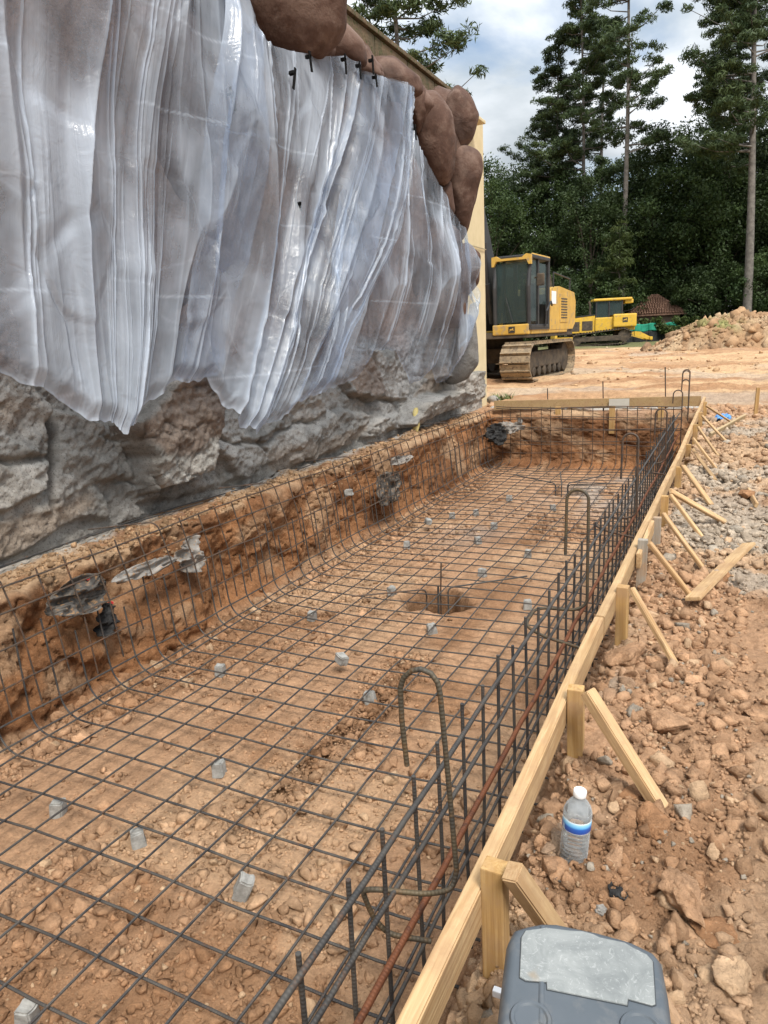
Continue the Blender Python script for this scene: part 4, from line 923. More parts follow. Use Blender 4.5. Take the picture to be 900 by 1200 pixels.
BR = [((600, 1018), (648, 1085)), ((688, 810), (770, 940)), ((740, 689), (791, 777)), ((760, 634), (808, 698)), ((777, 602), (825, 668)), ((785, 580), (824, 632)), ((786, 561), (848, 611)), ((800, 546), (832, 590)), ((812, 527), (838, 562)), ((812, 513), (838, 547)), ((818, 500), (841, 533)), ((823, 487), (852, 518)), ((827, 472), (860, 497))]
for i, (a, b) in enumerate(BR):
    A = at(*a, x=XS+.045); B = at(*b, z=.02 if i else -.01); A[2] = min(A[2], .27)
    if i == 0: B = np.array([-.225, 1.235, -.0])
    d = B-A; B = B+d/np.linalg.norm(d)*.02
    hw = .040 if i in (0, 1, 6, 7) else .026
    board('brace', A, B, hw, .020 if i > 1 else .034, 'pine', f'slanting pine brace behind the long form, {ORD[i]} from the grey case', 'brace', 'braces propping the long form', seed=i+10, up=(.15, 1, .3))
pa, pb = at(812, 703, z=.03), at(878, 637, z=.04)
pl = board('loose_plank', pa, pb, .070, .018, 'pine', 'loose pine plank with a bowed edge lying on the stony ground right of the braces', 'plank', seed=40, up=(.93, -.26, .22))
pa, pb = at(831, 512, z=.03), at(872, 489, z=.03); board('loose_plank', pa, pb, .09, .03, 'oldwood', 'dull brown plank lying on the clay near the blue tarp', 'plank', seed=41, up=(.3, .1, .9))
pa, pb = at(877, 574, z=.03), at(887, 592, z=.03); board('loose_plank', pa, pb, .035, .02, 'pine', 'short broken wood scrap by clods at the edge of the photo', 'plank', seed=42, up=(.3, .1, .9))
q = at(885, 489, z=0); m = MB(); m.box((0, 0, .17), (.045, .03, .44), bev=.003); o = m.build('stake', M['pine_z']); o.location = q; o.rotation_euler = (0, .03, .3); tag(o, 'lone wooden stake standing in the clay past the form', 'stake')

# ------------------------------------------------------------------ small things near the camera
# water bottle
bq = at(671, 1008, z=.005); bot = empty('water_bottle', (bq[0], bq[1], float(ground_h(np.array([bq[0]]), np.array([bq[1]]))[0])+.002)); bot.rotation_euler = (.03, .07, .4); bot.scale = (1.02, 1.02, .93)
tag(bot, 'small clear water bottle with blue label standing on loose clods by the form', 'water bottle')
def clear_mat():
    m, n, b = mat('clear_bottle', (.86, .89, .90), .10, 0, .5)
    b.inputs['Transmission Weight'].default_value = 0.0
    tr = NT(n, 'ShaderNodeBsdfTransparent'); tr.inputs[0].default_value = (.93, .95, .96, 1)
    lw = NT(n, 'ShaderNodeFresnel'); lw.inputs[0].default_value = 1.5
    ad = NT(n, 'ShaderNodeMath', operation='ADD', use_clamp=True); n.links.new(lw.outputs[0], ad.inputs[0])
    n.links.new(ramp(n, noise(n, 30, 3), [(.35, .10), (.7, .22)]), ad.inputs[1])
    mx_ = NT(n, 'ShaderNodeMixShader'); n.links.new(ad.outputs[0], mx_.inputs[0]); n.links.new(tr.outputs[0], mx_.inputs[1]); n.links.new(b.outputs[0], mx_.inputs[2])
    n.links.new(mx_.outputs[0], n.nodes['Material Output'].inputs[0]); return m
M['clear'] = clear_mat()
prof = [(.004, .006), (.018, .004), (.027, 0), (.0315, .008), (.0325, .02)]
for k in range(7):
    z = .024+k*.0115; prof += [(.0325, z), (.0312, z+.004), (.0312, z+.007), (.0325, z+.011)]
prof += [(.0322, .112), (.0322, .142), (.0330, .146), (.0325, .156), (.0285, .170), (.0215, .182), (.0145, .191), (.0125, .196), (.0125, .203)]
m = MB(); m.lathe(prof, seg=40); o = m.build('bottle_body', M['clear'], bot, True)
for v in o.data.vertices:                                     # petaloid foot
    if v.co.z < .016:
        a = math.atan2(v.co.y, v.co.x); v.co.z += .006*max(0, math.cos(5*a))*(v.co.xy.length/.03)
m = MB(); m.lathe([(.0005, .006), (.029, .010), (.0300, .05), (.0300, .157), (.0005, .158)], seg=32, cap=False); o = m.build('water', None, bot, True)
wm, n, b = mat('water', (.97, .98, .98), .03, 0, .5); b.inputs['IOR'].default_value = 1.12; b.inputs['Transmission Weight'].default_value = 1.0; o.data.materials.append(wm)
m = MB(); m.lathe([(.0145, .200), (.0152, .202), (.0152, .213), (.0140, .216), (.002, .2165)], seg=28); m.build('cap', M['white_plastic'], bot, True)
lm, n, b = mat('bottle_label', (.1, .3, .7), .35)
tcn = NT(n, 'ShaderNodeTexCoord'); sp = NT(n, 'ShaderNodeSeparateXYZ'); n.links.new(tcn.outputs['Object'], sp.inputs[0])
mrz = NT(n, 'ShaderNodeMapRange'); n.links.new(sp.outputs['Z'], mrz.inputs[0]); mrz.inputs[1].default_value = .110; mrz.inputs[2].default_value = .142
cc = ramp(n, mrz.outputs[0], [(.02, (.75, .8, .85)), (.06, (.02, .07, .33)), (.46, (.03, .12, .48)), (.60, (.12, .42, .78)), (.88, (.35, .68, .90)), (.97, (.8, .85, .9))])
wv = noise(n, 1.0, 2, .4, sc3=(60, 60, 26)); n.links.new(mixc(n, ramp(n, wv, [(.60, 0.0), (.64, .8)]), cc, (.55, .78, .92)), b.inputs['Base Color'])
m = MB(); m.lathe([(.03265, .110), (.03285, .111), (.03285, .141), (.03265, .142)], seg=40, cap=False); m.build('label_band', lm, bot, True)

# grey equipment case
case = empty('equipment_case', (0, 0, 0)); tag(case, 'dark grey plastic equipment case with a scuffed pale panel on its lid', 'equipment case')
M['case'] = speckled('grey_case_plastic', (.070, .084, .098), (.088, .102, .117), 9, .5, 0, .12, .0015, .4, c3=(.11, .118, .125))
def panel_mat():
    m, n, b = mat('scuffed_panel', (.4, .41, .4), .55)
    c = ramp(n, noise(n, 14, 8, .7, dist=1.4), [(.30, (.15, .162, .162)), (.5, (.215, .228, .224)), (.72, (.29, .302, .295))])
    c = mixc(n, ramp(n, noise(n, 60, 5, .7, dist=3.0), [(.57, 0.0), (.62, .45)]), c, (.40, .41, .40))
    c = mixc(n, ramp(n, noise(n, 16, 2, .4), [(.66, 0.0), (.70, .7)]), c, (.24, .19, .13))
    n.links.new(c, b.inputs['Base Color']); bump(n, b, noise(n, 60, 5), .15, .001); return m
M['panel'] = panel_mat()
ZC = .300
def cz(u, v, z=ZC): return at(u, v, z=z)[:2]
out = [cz(*q) for q in [(582, 1200), (589, 1140), (594, 1100), (601, 1086), (616, 1081), (634, 1077.5), (652, 1078), (700, 1088), (733, 1097), (742, 1100), (768, 1113), (776, 1123), (783, 1160), (788, 1200)]]
back = np.array(out); c0 = back.mean(0)
dirn = np.array([-.02, -1.0]); depth_ = .20
out_full = [tuple(p) for p in out]+[tuple(np.array(out[-1])+dirn*depth_), tuple(np.array(out[0])+dirn*depth_+np.array([.005, 0]))]
def ring_solid(poly, layers, name, mt, parent, smooth=True):
    """stack of insets of an outline: layers = [(z, inset)]"""
    P = np.array(poly); n = len(P); cen = P.mean(0); V = []
    e = np.roll(P, -1, 0)-P; nn = np.c_[e[:, 1], -e[:, 0]]; nn /= np.linalg.norm(nn, axis=1)[:, None]
    if np.sum((P+nn*.001-cen)**2) < np.sum((P-cen)**2): nn = -nn
    vn_ = nn+np.roll(nn, 1, 0); vn_ /= np.linalg.norm(vn_, axis=1)[:, None]
    for z, ins in layers: V += [(*(P[i]-vn_[i]*ins), z) for i in range(n)]
    k = len(layers); Fc = [(a*n+i, a*n+(i+1) % n, (a+1)*n+(i+1) % n, (a+1)*n+i) for a in range(k-1) for i in range(n)]
    Fc += [tuple(range((k-1)*n, k*n)), tuple(range(n))[::-1]]
    bm = bmesh.new(); vs = [bm.verts.new(v) for v in V]
    for f in Fc: bm.faces.new([vs[i] for i in f])
    bmesh.ops.recalc_face_normals(bm, faces=bm.faces); me = bpy.data.meshes.new(name); bm.to_mesh(me); bm.free()
    o = link(name, me, mt, parent, smooth)
    try: me.set_sharp_from_angle(angle=math.radians(38))
    except Exception: pass
    return o
ring_solid(out_full, [(.02, .012), (.03, .004), (.15, .002), (.235, .0), (.238, .004), (.244, .004), (.247, -.002), (.280, -.001), (.290, .002), (.2965, .007), (.2995, .012), (ZC, .018)], 'case_body', M['case'], case)
pan = [cz(*q) for q in [(609, 1146), (611, 1100), (616, 1092), (634, 1089.5), (640, 1088.5), (668, 1092), (682, 1092.5), (695, 1096), (703, 1100), (732, 1106), (742, 1112), (758, 1120), (765, 1128), (768, 1178), (764, 1179.5), (736, 1172), (735, 1179), (641, 1160), (640.5, 1152), (616, 1150)]]
ring_solid(pan, [(ZC-.004, -.0015), (ZC+.0008, -.0015), (ZC+.0010, -.0005)], 'panel_gap', mat('panel_gap', (.03, .035, .04), .6)[0], case)
ring_solid(pan, [(ZC-.003, .0), (ZC+.0022, .0), (ZC+.0030, .0008)], 'lid_panel', M['panel'], case)
a_, b_ = cz(636, 1086), cz(634, 1200)
m = MB(); m.tube([(*a_, ZC-.003), (*((np.array(a_)+b_)/2), ZC-.003), (*b_, ZC-.003)], .0055, 10); m.build('lid_rib', M['case'], case, True)
for (u, v, rr) in [(622, 1195, .030), (752, 1208, .030)]:
    q = cz(u, v); m = MB(); m.lathe([(rr, ZC-.004), (rr, ZC+.0015), (rr*.93, ZC+.004), (rr*.80, ZC+.0038), (rr*.72, ZC+.0012), (.001, ZC+.0008)], (q[0], q[1], 0), 36); m.build('round_boss', M['case'], case, True)
q = at(583, 1163, z=.12); m = MB(); m.box((0, 0, 0), (.016, .012, .014), bev=.002); o = m.build('white_latch', M['white_plastic'], case); o.location = q

def crumple(name, c, sx, sy, seed, mt, label, cat, rot=(0, 0, 0), amp=.03, group=None, poly=7, fold=1.0):
    n = 26; u = np.linspace(-1, 1, n); U, Vv = [a.ravel() for a in np.meshgrid(u, u, indexing='ij')]
    r = np.random.default_rng(seed); th = np.arctan2(Vv, U); rad = np.maximum(np.abs(U), np.abs(Vv))
    k = r.uniform(.55, 1.0, poly); edge = np.interp((th+PI)/(2*PI)*poly, np.arange(poly+1), np.r_[k, k[0]])
    x = np.cos(th)*rad*edge*sx; y = np.sin(th)*rad*edge*sy
    q = U*2.2*fold+seed; w_ = Vv*2.2*fold
    z = amp*(1-2*np.abs(vn(q*.7, w_*.7, seed=seed)))+amp*.25*(1-2*np.abs(vn(q*2.3, w_*2.3, seed=seed+1)))+amp*.2*vn(q*5, w_*5, seed=seed+2)
    me = npmesh(name, np.c_[x, y, z], gridfaces(n, n)); o = link(name, me, M[mt], None, True)
    sm = o.modifiers.new('thick', 'SOLIDIFY'); sm.thickness = .0015
    o.location = c; o.rotation_euler = rot; tag(o, label, cat, group); return o
crumple('film_scrap', tuple(at(722, 1047, z=.018)), .030, .026, 3, 'black_scrap', 'torn black plastic scrap among clods near the water bottle', 'plastic scrap', (.1, .2, .5), .012)
crumple('film_scrap', tuple(at(660, 1030, z=.016)), .030, .022, 5, 'dark_scrap', 'mud covered dark scrap at the foot of the water bottle', 'plastic scrap', (.1, .1, .2), .010)
crumple('blue_tarp', tuple(at(846, 491, z=.03)), .12, .10, 8, 'blue_tarp', 'crumpled blue tarp lying on the clay behind the form corner', 'tarp', (.1, .0, .2), .05)
GW = 'film scraps sticking out of the earth face'
def oncliff(u, v, out=.03): q = at(u, v, x=-3.62+out); return tuple(q)
crumple('film_scrap', oncliff(92, 700, .06), .36, .14, 11, 'dark_scrap', 'long muddy black film scrap jutting from the earth face at the far left', 'plastic scrap', (1.2, .1, 1.45), .05, GW)
crumple('film_scrap', oncliff(125, 725), .10, .14, 12, 'black_scrap', 'black torn film hanging in a hollow of the earth face', 'plastic scrap', (1.3, .3, 1.5), .05, GW)
crumple('film_scrap', oncliff(224, 650), .16, .15, 13, 'grey_scrap', 'pale dusty film flap hanging over the earth edge, below the brown block', 'plastic scrap', (1.35, .2, 1.4), .06, GW)
crumple('film_scrap', oncliff(170, 668, .06), .34, .06, 14, 'grey_scrap', 'pale film strip along the earth edge, left of the hanging flap', 'plastic scrap', (.8, .0, 1.57), .03, GW)
crumple('film_scrap', oncliff(457, 570, .06), .42, .26, 15, 'dark_scrap', 'dark grey film sheet on the earth face halfway along the pit', 'plastic scrap', (1.5, .0, 1.5), .05, GW)
crumple('film_scrap', oncliff(470, 540, .08), .34, .08, 16, 'grey_scrap', 'pale torn film lip over the dark sheet halfway along the pit', 'plastic scrap', (1.0, .0, 1.5), .04, GW)
crumple('film_scrap', (-3.40, 11.0, -.30), .26, .24, 17, 'black_scrap', 'black film hanging in the far left corner of the pit', 'plastic scrap', (1.4, .0, 1.0), .08, GW)
crumple('film_scrap', (-3.25, 11.25, -.26), .30, .14, 18, 'grey_scrap', 'pale grey film caught on bars in the far left corner', 'plastic scrap', (1.0, .0, .3), .08, GW)
crumple('film_scrap', oncliff(130, 707), .022, .016, 19, 'red_scrap', 'tiny red plastic scrap in the black film on the earth face', 'plastic scrap', (1.2, .2, 1.4), .01)
crumple('film_scrap', oncliff(103, 678), .03, .016, 20, 'red_scrap', 'tiny red plastic scrap on the earth edge above the black film', 'plastic scrap', (.8, .2, 1.4), .01)
# yellow rag or glove on the rock foot
gq = at(487, 503, x=-3.90); m = MB()
m.tube([(0, 0, -.02), (.015, 0, .06), (.0, .01, .15), (.02, .0, .24), (.015, .0, .29)], [.055, .070, .060, .055, .030], 12)
m.tube([(.01, .03, .18), (.03, .07, .22), (.03, .08, .25)], [.03, .026, .014], 8)
o = m.build('yellow_glove', M['yellow_cloth'], None, True); o.location = gq
for v in o.data.vertices:
    p = v.co*14; v.co += Vector((vn(p.x, p.y, p.z, 3), vn(p.y, p.z, p.x, 4), 0))*.02
    v.co.x *= .7
tag(o, 'crumpled yellow glove propped upright against the foot of the rock', 'glove')
# the few clods big enough to pick out
M['clodbig'] = M['clod']
for i, (u, v, wpx, lab, cc) in enumerate([(782, 846, 44, 'large rounded orange clod right of the second brace foot', 0), (718, 1010, 42, 'flat smooth orange clod just right of the water bottle', 0), (766, 968, 44, 'big reddish clod below the second brace foot', 1), (733, 765, 40, 'crumbled clod heap at the foot of the third stake', 0),
                                    (700, 870, 50, 'broad crumbly clod between the second and third stakes', 0), (840, 1085, 44, 'reddish flat clod, tilted, right of the grey case lid', 1), (858, 1140, 50, 'pale angular clod at the right edge, low down', 2), (704, 1058, 16, 'small grey stone above the grey case', 3),
                                    (805, 1055, 46, 'wide clod heap above the right end of the grey case', 0), (735, 925, 34, 'dark red clod at the foot of the second brace', 1), (833, 748, 30, 'orange clod among stones at the right edge, halfway up', 0), (872, 582, 26, 'dark clod by the broken wood scrap', 1), (845, 675, 24, 'brown clod beside the loose plank end', 1), (893, 838, 30, 'clod cut by the right edge of the photo', 0)]):
    q = at(u, v, z=.02); d = np.linalg.norm(q-np.array([0, 0, CZ])); rad = wpx*.5*d/F
    r = np.random.default_rng(700+i); V, fcb = clod_variants(20, 7, 1, 700+i, .16)[0]
    V = V*(1+.10*fbm(V[:, 0]*1.6+i*3, V[:, 1]*1.6, V[:, 2]*1.6, seed=800+i, oct=4)+.05*fbm(V[:, 0]*6, V[:, 1]*6, V[:, 2]*6, seed=820+i, oct=3))[:, None]
    V = V*np.array([1.15, .95, .62 if i not in (1, 5) else .35])*rad
    base = [CLAY, DARK*1.15, PALE, np.array([.36, .34, .31])][cc]
    colr = base*(1+.2*fbm(V[:, 0]/rad*2, V[:, 1]/rad*2, V[:, 2]/rad*2, seed=840+i, oct=3))[:, None]
    o = link('clay_clod' if cc != 3 else 'grey_stone', npmesh('clay_clod', V, fcb, {'soil': colr}), M['clod'], None, True)
    o.location = (q[0], q[1], float(ground_h(np.array([q[0]]), np.array([q[1]]))[0])+rad*.25); o.rotation_euler = (r.uniform(-.2, .2), r.uniform(-.2, .2), r.uniform(0, 6))
    tag(o, lab, 'clod' if cc != 3 else 'stone', 'big clods beside the form' if cc != 3 else None)
# weeds at the building corner
def blades(name, n, rad, h, c, seed, mt, label, cat):
    r = np.random.default_rng(seed); V = []; Fc = []
    for i in range(n):
        a, b = r.uniform(0, 2*PI), r.uniform(0, 2*PI); p = np.array([math.cos(b), math.sin(b), 0])*rad*math.sqrt(r.random())
        d = np.array([math.cos(a), math.sin(a), 0]); s_ = np.array([-d[1], d[0], 0])*h*.045; hh = h*r.uniform(.4, 1)
        k = len(V); V += [p-s_, p+s_, p+d*hh*.25+s_*.8+[0, 0, hh*.6], p+d*hh*.25-s_*.8+[0, 0, hh*.6], p+d*hh*.6+[0, 0, hh*.95]]
        Fc += [(k, k+1, k+2, k+3), (k+3, k+2, k+4, k+4)]
    me = bpy.data.meshes.new(name); me.from_pydata([tuple(v) for v in V], [], [f if f[2] != f[3] else f[:3] for f in Fc]); o = link(name, me, mt); o.location = c; tag(o, label, cat); return o
M['weed'] = speckled('weed_green', (.07, .11, .03), (.14, .18, .06), 5, .7, 0, 0)
q = at(588, 455, d=13.6); q[2] = float(ground_h(np.array([q[0]]), np.array([q[1]]))[0])
blades('weed_clump', 150, .20, .26, tuple(q), 5, M['weed'], 'small green weed clump at the corner of the cream wall', 'weed')
# rubble lump beside it
q = at(577, 462, y=13.2)
o = link('grey_stone', npmesh('grey_stone', CV2[3][0]*.13, CV2[3][1], {'soil': np.repeat([[.33, .31, .28]], len(CV2[3][0]), 0)}), M['clod']); o.location = (q[0], q[1], .05); tag(o, 'grey broken concrete lump at the corner of the cream wall', 'stone')

# ------------------------------------------------------------------ machines
M['yellow'] = speckled('machine_yellow', (.48, .29, .055), (.58, .36, .075), 2.2, .5, 0, .05, .004, .4, c3=(.36, .25, .12))
M['yellow_bright'] = speckled('dozer_yellow', (.56, .345, .03), (.64, .40, .05), 2.2, .5, 0, .05, .004, .4, c3=(.40, .27, .09))
M['mblack'] = speckled('machine_black', (.018, .018, .02), (.035, .034, .033), 4, .5, 0, .1, .004, .5)
M['msteel'] = speckled('muddy_steel', (.20, .155, .105), (.36, .27, .17), 5, .8, .1, .6, .02, .2, c3=(.12, .09, .07))
M['mdark'] = speckled('dark_undercarriage', (.05, .042, .035), (.11, .085, .06), 5, .85, 0, .5, .02, .2)
def glass_mat(name, tint, alpha):
    m, n, b = mat(name, tint, .04, 0, .8)
    tr = NT(n, 'ShaderNodeBsdfTransparent'); tr.inputs[0].default_value = (.62, .70, .68, 1)
    mx_ = NT(n, 'ShaderNodeMixShader'); mx_.inputs[0].default_value = alpha
    n.links.new(tr.outputs[0], mx_.inputs[1]); n.links.new(b.outputs[0], mx_.inputs[2]); n.links.new(mx_.outputs[0], n.nodes['Material Output'].inputs[0]); return m
M['cabglass'] = glass_mat('cab_glass', (.07, .10, .10), .34)
def track(parent, x, y0, y1, r, wdt, nsh, mt, lug=.05):
    """track chain along local y, wheels of radius r"""
    t = MB(); Ls = y1-y0; per = 2*Ls+2*PI*r
    for k in range(nsh):
        s = per*k/nsh
        if s < Ls: p = (y0+s, 2*r); a = 0.0
        elif s < Ls+PI*r: th = (s-Ls)/r; p = (y1+math.sin(th)*r, r+math.cos(th)*r); a = -th
        elif s < 2*Ls+PI*r: p = (y1-(s-Ls-PI*r), 0.0); a = PI
        else: th = (s-2*Ls-PI*r)/r; p = (y0-math.sin(th)*r, r-math.cos(th)*r); a = PI-th
        R3 = rotm('X', a); ln = per/nsh
        t.box((x, p[0], p[1]), (wdt, ln*.93, .035), R3)
        o_ = R3 @ Vector((0, -ln*.30, lug*.55+.01)); t.box((x, p[0]+o_.y, p[1]+o_.z), (wdt*.98, ln*.16, lug), R3)
    return t.build('track', mt, parent)
def emblem(parent, c, size, rot, mt_bg, mt_fg):
    m = MB(); m.box((0, 0, 0), (size, .012, size*.9), bev=.004); o = m.build('emblem', mt_bg, parent); o.location = c; o.rotation_euler = rot
    q = [(-.34, .02), (-.12, .10), (.02, .06), (.20, .26), (.30, .22), (.22, .12), (.26, -.02), (.40, -.10), (.34, -.14), (.16, -.08), (.0, -.10), (-.14, -.08), (-.28, -.26), (-.36, -.24), (-.24, -.06)]
    m = MB(); m.prism([(a*size, b*size) for a, b in q], 'y', -.012, -.0065); m.build('leaping_mark', mt_fg, o); return o
# excavator: local -Y is its front, +X its left
exq = at(604, 442, d=18.4); ex = empty('excavator', (exq[0]-1.05, exq[1]+2.3, 0.03), math.radians(-3.5)); tag(ex, 'yellow tracked excavator with a black framed cab, parked beyond the cream wall', 'excavator')
for sx in (1.15, -1.15):
    t = track(ex, sx, -1.72, 1.72, .46, .80, 46, M['msteel'], .055)
    m = MB(); m.box((sx, 0, .50), (.42, 3.3, .42), bev=.04); m.build('track_frame', M['mdark'], t)
    for yy_ in (-1.72, 1.72):
        m = MB(); m.lathe([(.10, -.24), (.40, -.20), (.42, -.10), (.42, .10), (.40, .20), (.10, .24)], (sx, yy_, .47), 20, 'x'); m.build('sprocket' if yy_ > 0 else 'idler', M['mdark'], t)
    for k in range(6):
        m = MB(); m.lathe([(.05, -.22), (.14, -.20), (.14, .20), (.05, .22)], (sx, -1.2+k*.48, .20), 12, 'x'); m.build('roller', M['mdark'], t)
m = MB(); m.box((0, 0, .62), (1.6, 1.9, .40), bev=.05); m.lathe([(.62, .80), (.62, 1.08)], (0, 0, 0), 28); m.build('undercarriage', M['mdark'], ex)
m = MB(); m.box((0, .35, 1.16), (2.75, 4.3, .16), bev=.02); m.build('turntable_deck', M['mdark'], ex)
m = MB(); m.box((.92, -1.75, 1.30), (.98, .16, .26), bev=.03); m.box((1.20, .1, 1.27), (.42, 3.4, .20), bev=.03); sk = m.build('deck_skirt', M['yellow'], ex)
emblem(ex, (.96, -1.842, 1.30), .17, (0, 0, 0), M['mblack'], M['yellow'])
body = MB(); body.prism([(-.15, 1.26), (2.35, 1.26), (2.62, 1.42), (2.68, 2.05), (2.50, 2.32), (.9, 2.44), (.05, 2.36), (-.15, 2.20)], 'x', .40, 1.42); body.build('engine_housing', M['yellow'], ex)
body = MB(); body.prism([(-.10, 1.26), (2.4, 1.26), (2.6, 2.1), (2.4, 2.30), (-.10, 2.25)], 'x', -1.40, .36); body.build('right_housing', M['yellow'], ex)
m = MB(); m.box((1.425, 1.35, 1.85), (.02, .80, .80), bev=.008); dr = m.build('side_door', M['yellow'], ex); m = MB(); [m.box((1.438, 1.35, 1.58+.075*k), (.012, .62, .03)) for k in range(8)]; m.build('louvre', M['mblack'], dr)
m = MB(); m.box((1.43, .32, 2.12), (.012, .42, .34), bev=.004); m.build('warning_label', M['white_plastic'], ex)
m = MB(); m.prism([(.45, 2.42), (1.15, 2.44), (.95, 2.78), (.60, 2.78)], 'x', .55, 1.15); m.build('intake_hood', M['mdark'], ex)
cab = MB(); X0, X1, Y0, Y1, Z0, Z1 = .44, 1.44, -1.80, -.10, 1.30, 3.08
for xx in (X0+.05, X1-.05):
    cab.tube([(xx, Y0+.06, Z0), (xx, Y0+.02, 2.35), (xx, Y0+.14, Z1-.08)], .055, 8); cab.box((xx, Y1-.06, (Z0+Z1)/2), (.11, .12, Z1-Z0), bev=.02); cab.box((xx, (Y0+Y1)/2-.1, (Z0+Z1)/2), (.08, .09, Z1-Z0), bev=.01)
    cab.box((xx, (Y0+Y1)/2, Z0+.05), (.10, Y1-Y0, .12), bev=.02)
cab.box(((X0+X1)/2, Y0+.05, Z0+.05), (X1-X0, .12, .14), bev=.02); cab.box(((X0+X1)/2, Y1-.04, 1.75), (X1-X0-.1, .06, .9)); cab.box(((X0+X1)/2, -.9, Z0+.0), (X1-X0, 1.6, .05))
fr = cab.build('cab_frame', M['mblack'], ex)
m = MB(); m.box(((X0+X1)/2, (Y0+Y1)/2+.03, Z1+.0), (X1-X0+.04, Y1-Y0-.1, .10), bev=.03); m.build('cab_roof', M['mblack'], ex)
m = MB(); m.prism([(X0-.02, Z1+.03), (X0-.02, Z1-.20), (X0+.04, Z1-.20), (X0+.10, Z1-.075), (X1-.10, Z1-.075), (X1-.04, Z1-.20), (X1+.02, Z1-.20), (X1+.02, Z1+.03), (X1-.10, Z1+.06), (X1-.22, Z1-.02), (X0+.22, Z1-.02), (X0+.10, Z1+.05)], 'y', Y0-.01, Y0+.10); m.build('roof_brow', M['yellow'], ex)
m = MB(); m.box((X1-.02, (Y0+Y1)/2+.1, Z1+.04), (.07, Y1-Y0-.25, .07), bev=.02); m.build('roof_rail', M['yellow'], ex)
m = MB(); m.box(((X0+X1)/2, Y0+.05, (Z0+Z1)/2+.02), (X1-X0-.16, .015, Z1-Z0-.30)); m.build('windscreen', M['cabglass'], ex)
for c_, z_ in [((X1-.05, (Y0+Y1)/2-.5, (Z0+Z1)/2+.05), (.012, .58, Z1-Z0-.28)), ((X1-.05, (Y0+Y1)/2+.35, (Z0+Z1)/2+.25), (.012, .62, Z1-Z0-.75)), ((X0+.05, (Y0+Y1)/2, (Z0+Z1)/2+.15), (.012, 1.2, Z1-Z0-.6))]:
    m = MB(); m.box(c_, z_); m.build('side_glass', M['cabglass'], ex)
m = MB(); m.box((.94, -.62, 1.72), (.52, .50, .14), bev=.05); m.box((.94, -.36, 2.12), (.50, .14, .75), rotm('X', -.12), bev=.05); m.box((.68, -1.0, 1.62), (.16, .45, .42), bev=.03); m.box((1.22, -1.0, 1.62), (.16, .45, .42), bev=.03); m.tube([(.72, -1.1, 1.8), (.72, -1.14, 2.02)], .03, 6); m.tube([(1.2, -1.1, 1.8), (1.2, -1.14, 2.02)], .03, 6); m.build('operator_seat', M['mdark'], ex)
m = MB(); m.tube([(X1+.02, Y0+.3, 2.55), (X1+.20, Y0+.25, 2.62)], .02, 6); m.box((X1+.20, Y0+.22, 2.50), (.20, .06, .30), bev=.03); m.build('mirror', M['mdark'], ex)
m = MB(); m.tube([(1.47, -.60, 1.35), (1.50, -.60, 1.75), (1.50, -.18, 2.0), (1.47, .0, 1.9)], .025, 8); m.build('handrail', M['mblack'], ex)
m = MB()
for dx in (-.02, .06, .14): m.tube([(dx-.22, -.70, 1.6), (dx-.24, -1.2, 3.2), (dx-.22, -1.7, 4.3)], .022, 6)
m.build('hydraulic_hoses', M['mblack'], ex, True)
m = MB(); m.tube([(.5, .4, 2.42), (.5, .4, 2.85), (.5, 2.2, 2.75), (.5, 2.2, 2.36)], .022, 6); m.tube([(1.36, .5, 2.40), (1.36, .5, 2.80), (1.36, 2.2, 2.70), (1.36, 2.2, 2.34)], .022, 6); m.build('deck_rail', M['mblack'], ex, True)
m = MB(); m.tube([(.98, Y0-.01, Z0+.18), (.80, Y0-.02, 2.1)], .012, 6); m.build('wiper', M['mblack'], ex, True)
# boom rises out of the deck and away in front of the machine
m = MB(); m.prism([(-.75, 1.30), (-.35, 1.62), (-.85, 3.2), (-1.75, 4.75), (-2.6, 5.25), (-2.75, 4.95), (-2.1, 4.35), (-1.45, 3.1), (-1.25, 1.75)], 'x', -.26, .14); m.build('boom', M['mblack'], ex)
m = MB(); m.prism([(-2.45, 5.45), (-2.8, 5.35), (-3.5, 2.9), (-3.35, 2.2), (-3.1, 2.6)], 'x', -.20, .06); m.build('dipper_arm', M['mblack'], ex)
m = MB(); m.prism([(-3.4, 2.3), (-3.9, 1.6), (-3.7, .9), (-3.1, .75), (-2.7, 1.2), (-2.9, 1.9)], 'x', -.75, .10); m.build('bucket', M['msteel'], ex)
for xx in (-.40, .22):
    m = MB(); m.tube([(xx, -1.25, 1.5), (xx, -1.62, 2.5)], .085, 10); m.tube([(xx, -1.60, 2.45), (xx, -1.72, 3.5)], .05, 10); m.build('lift_cylinder', M['mblack'], ex, True)

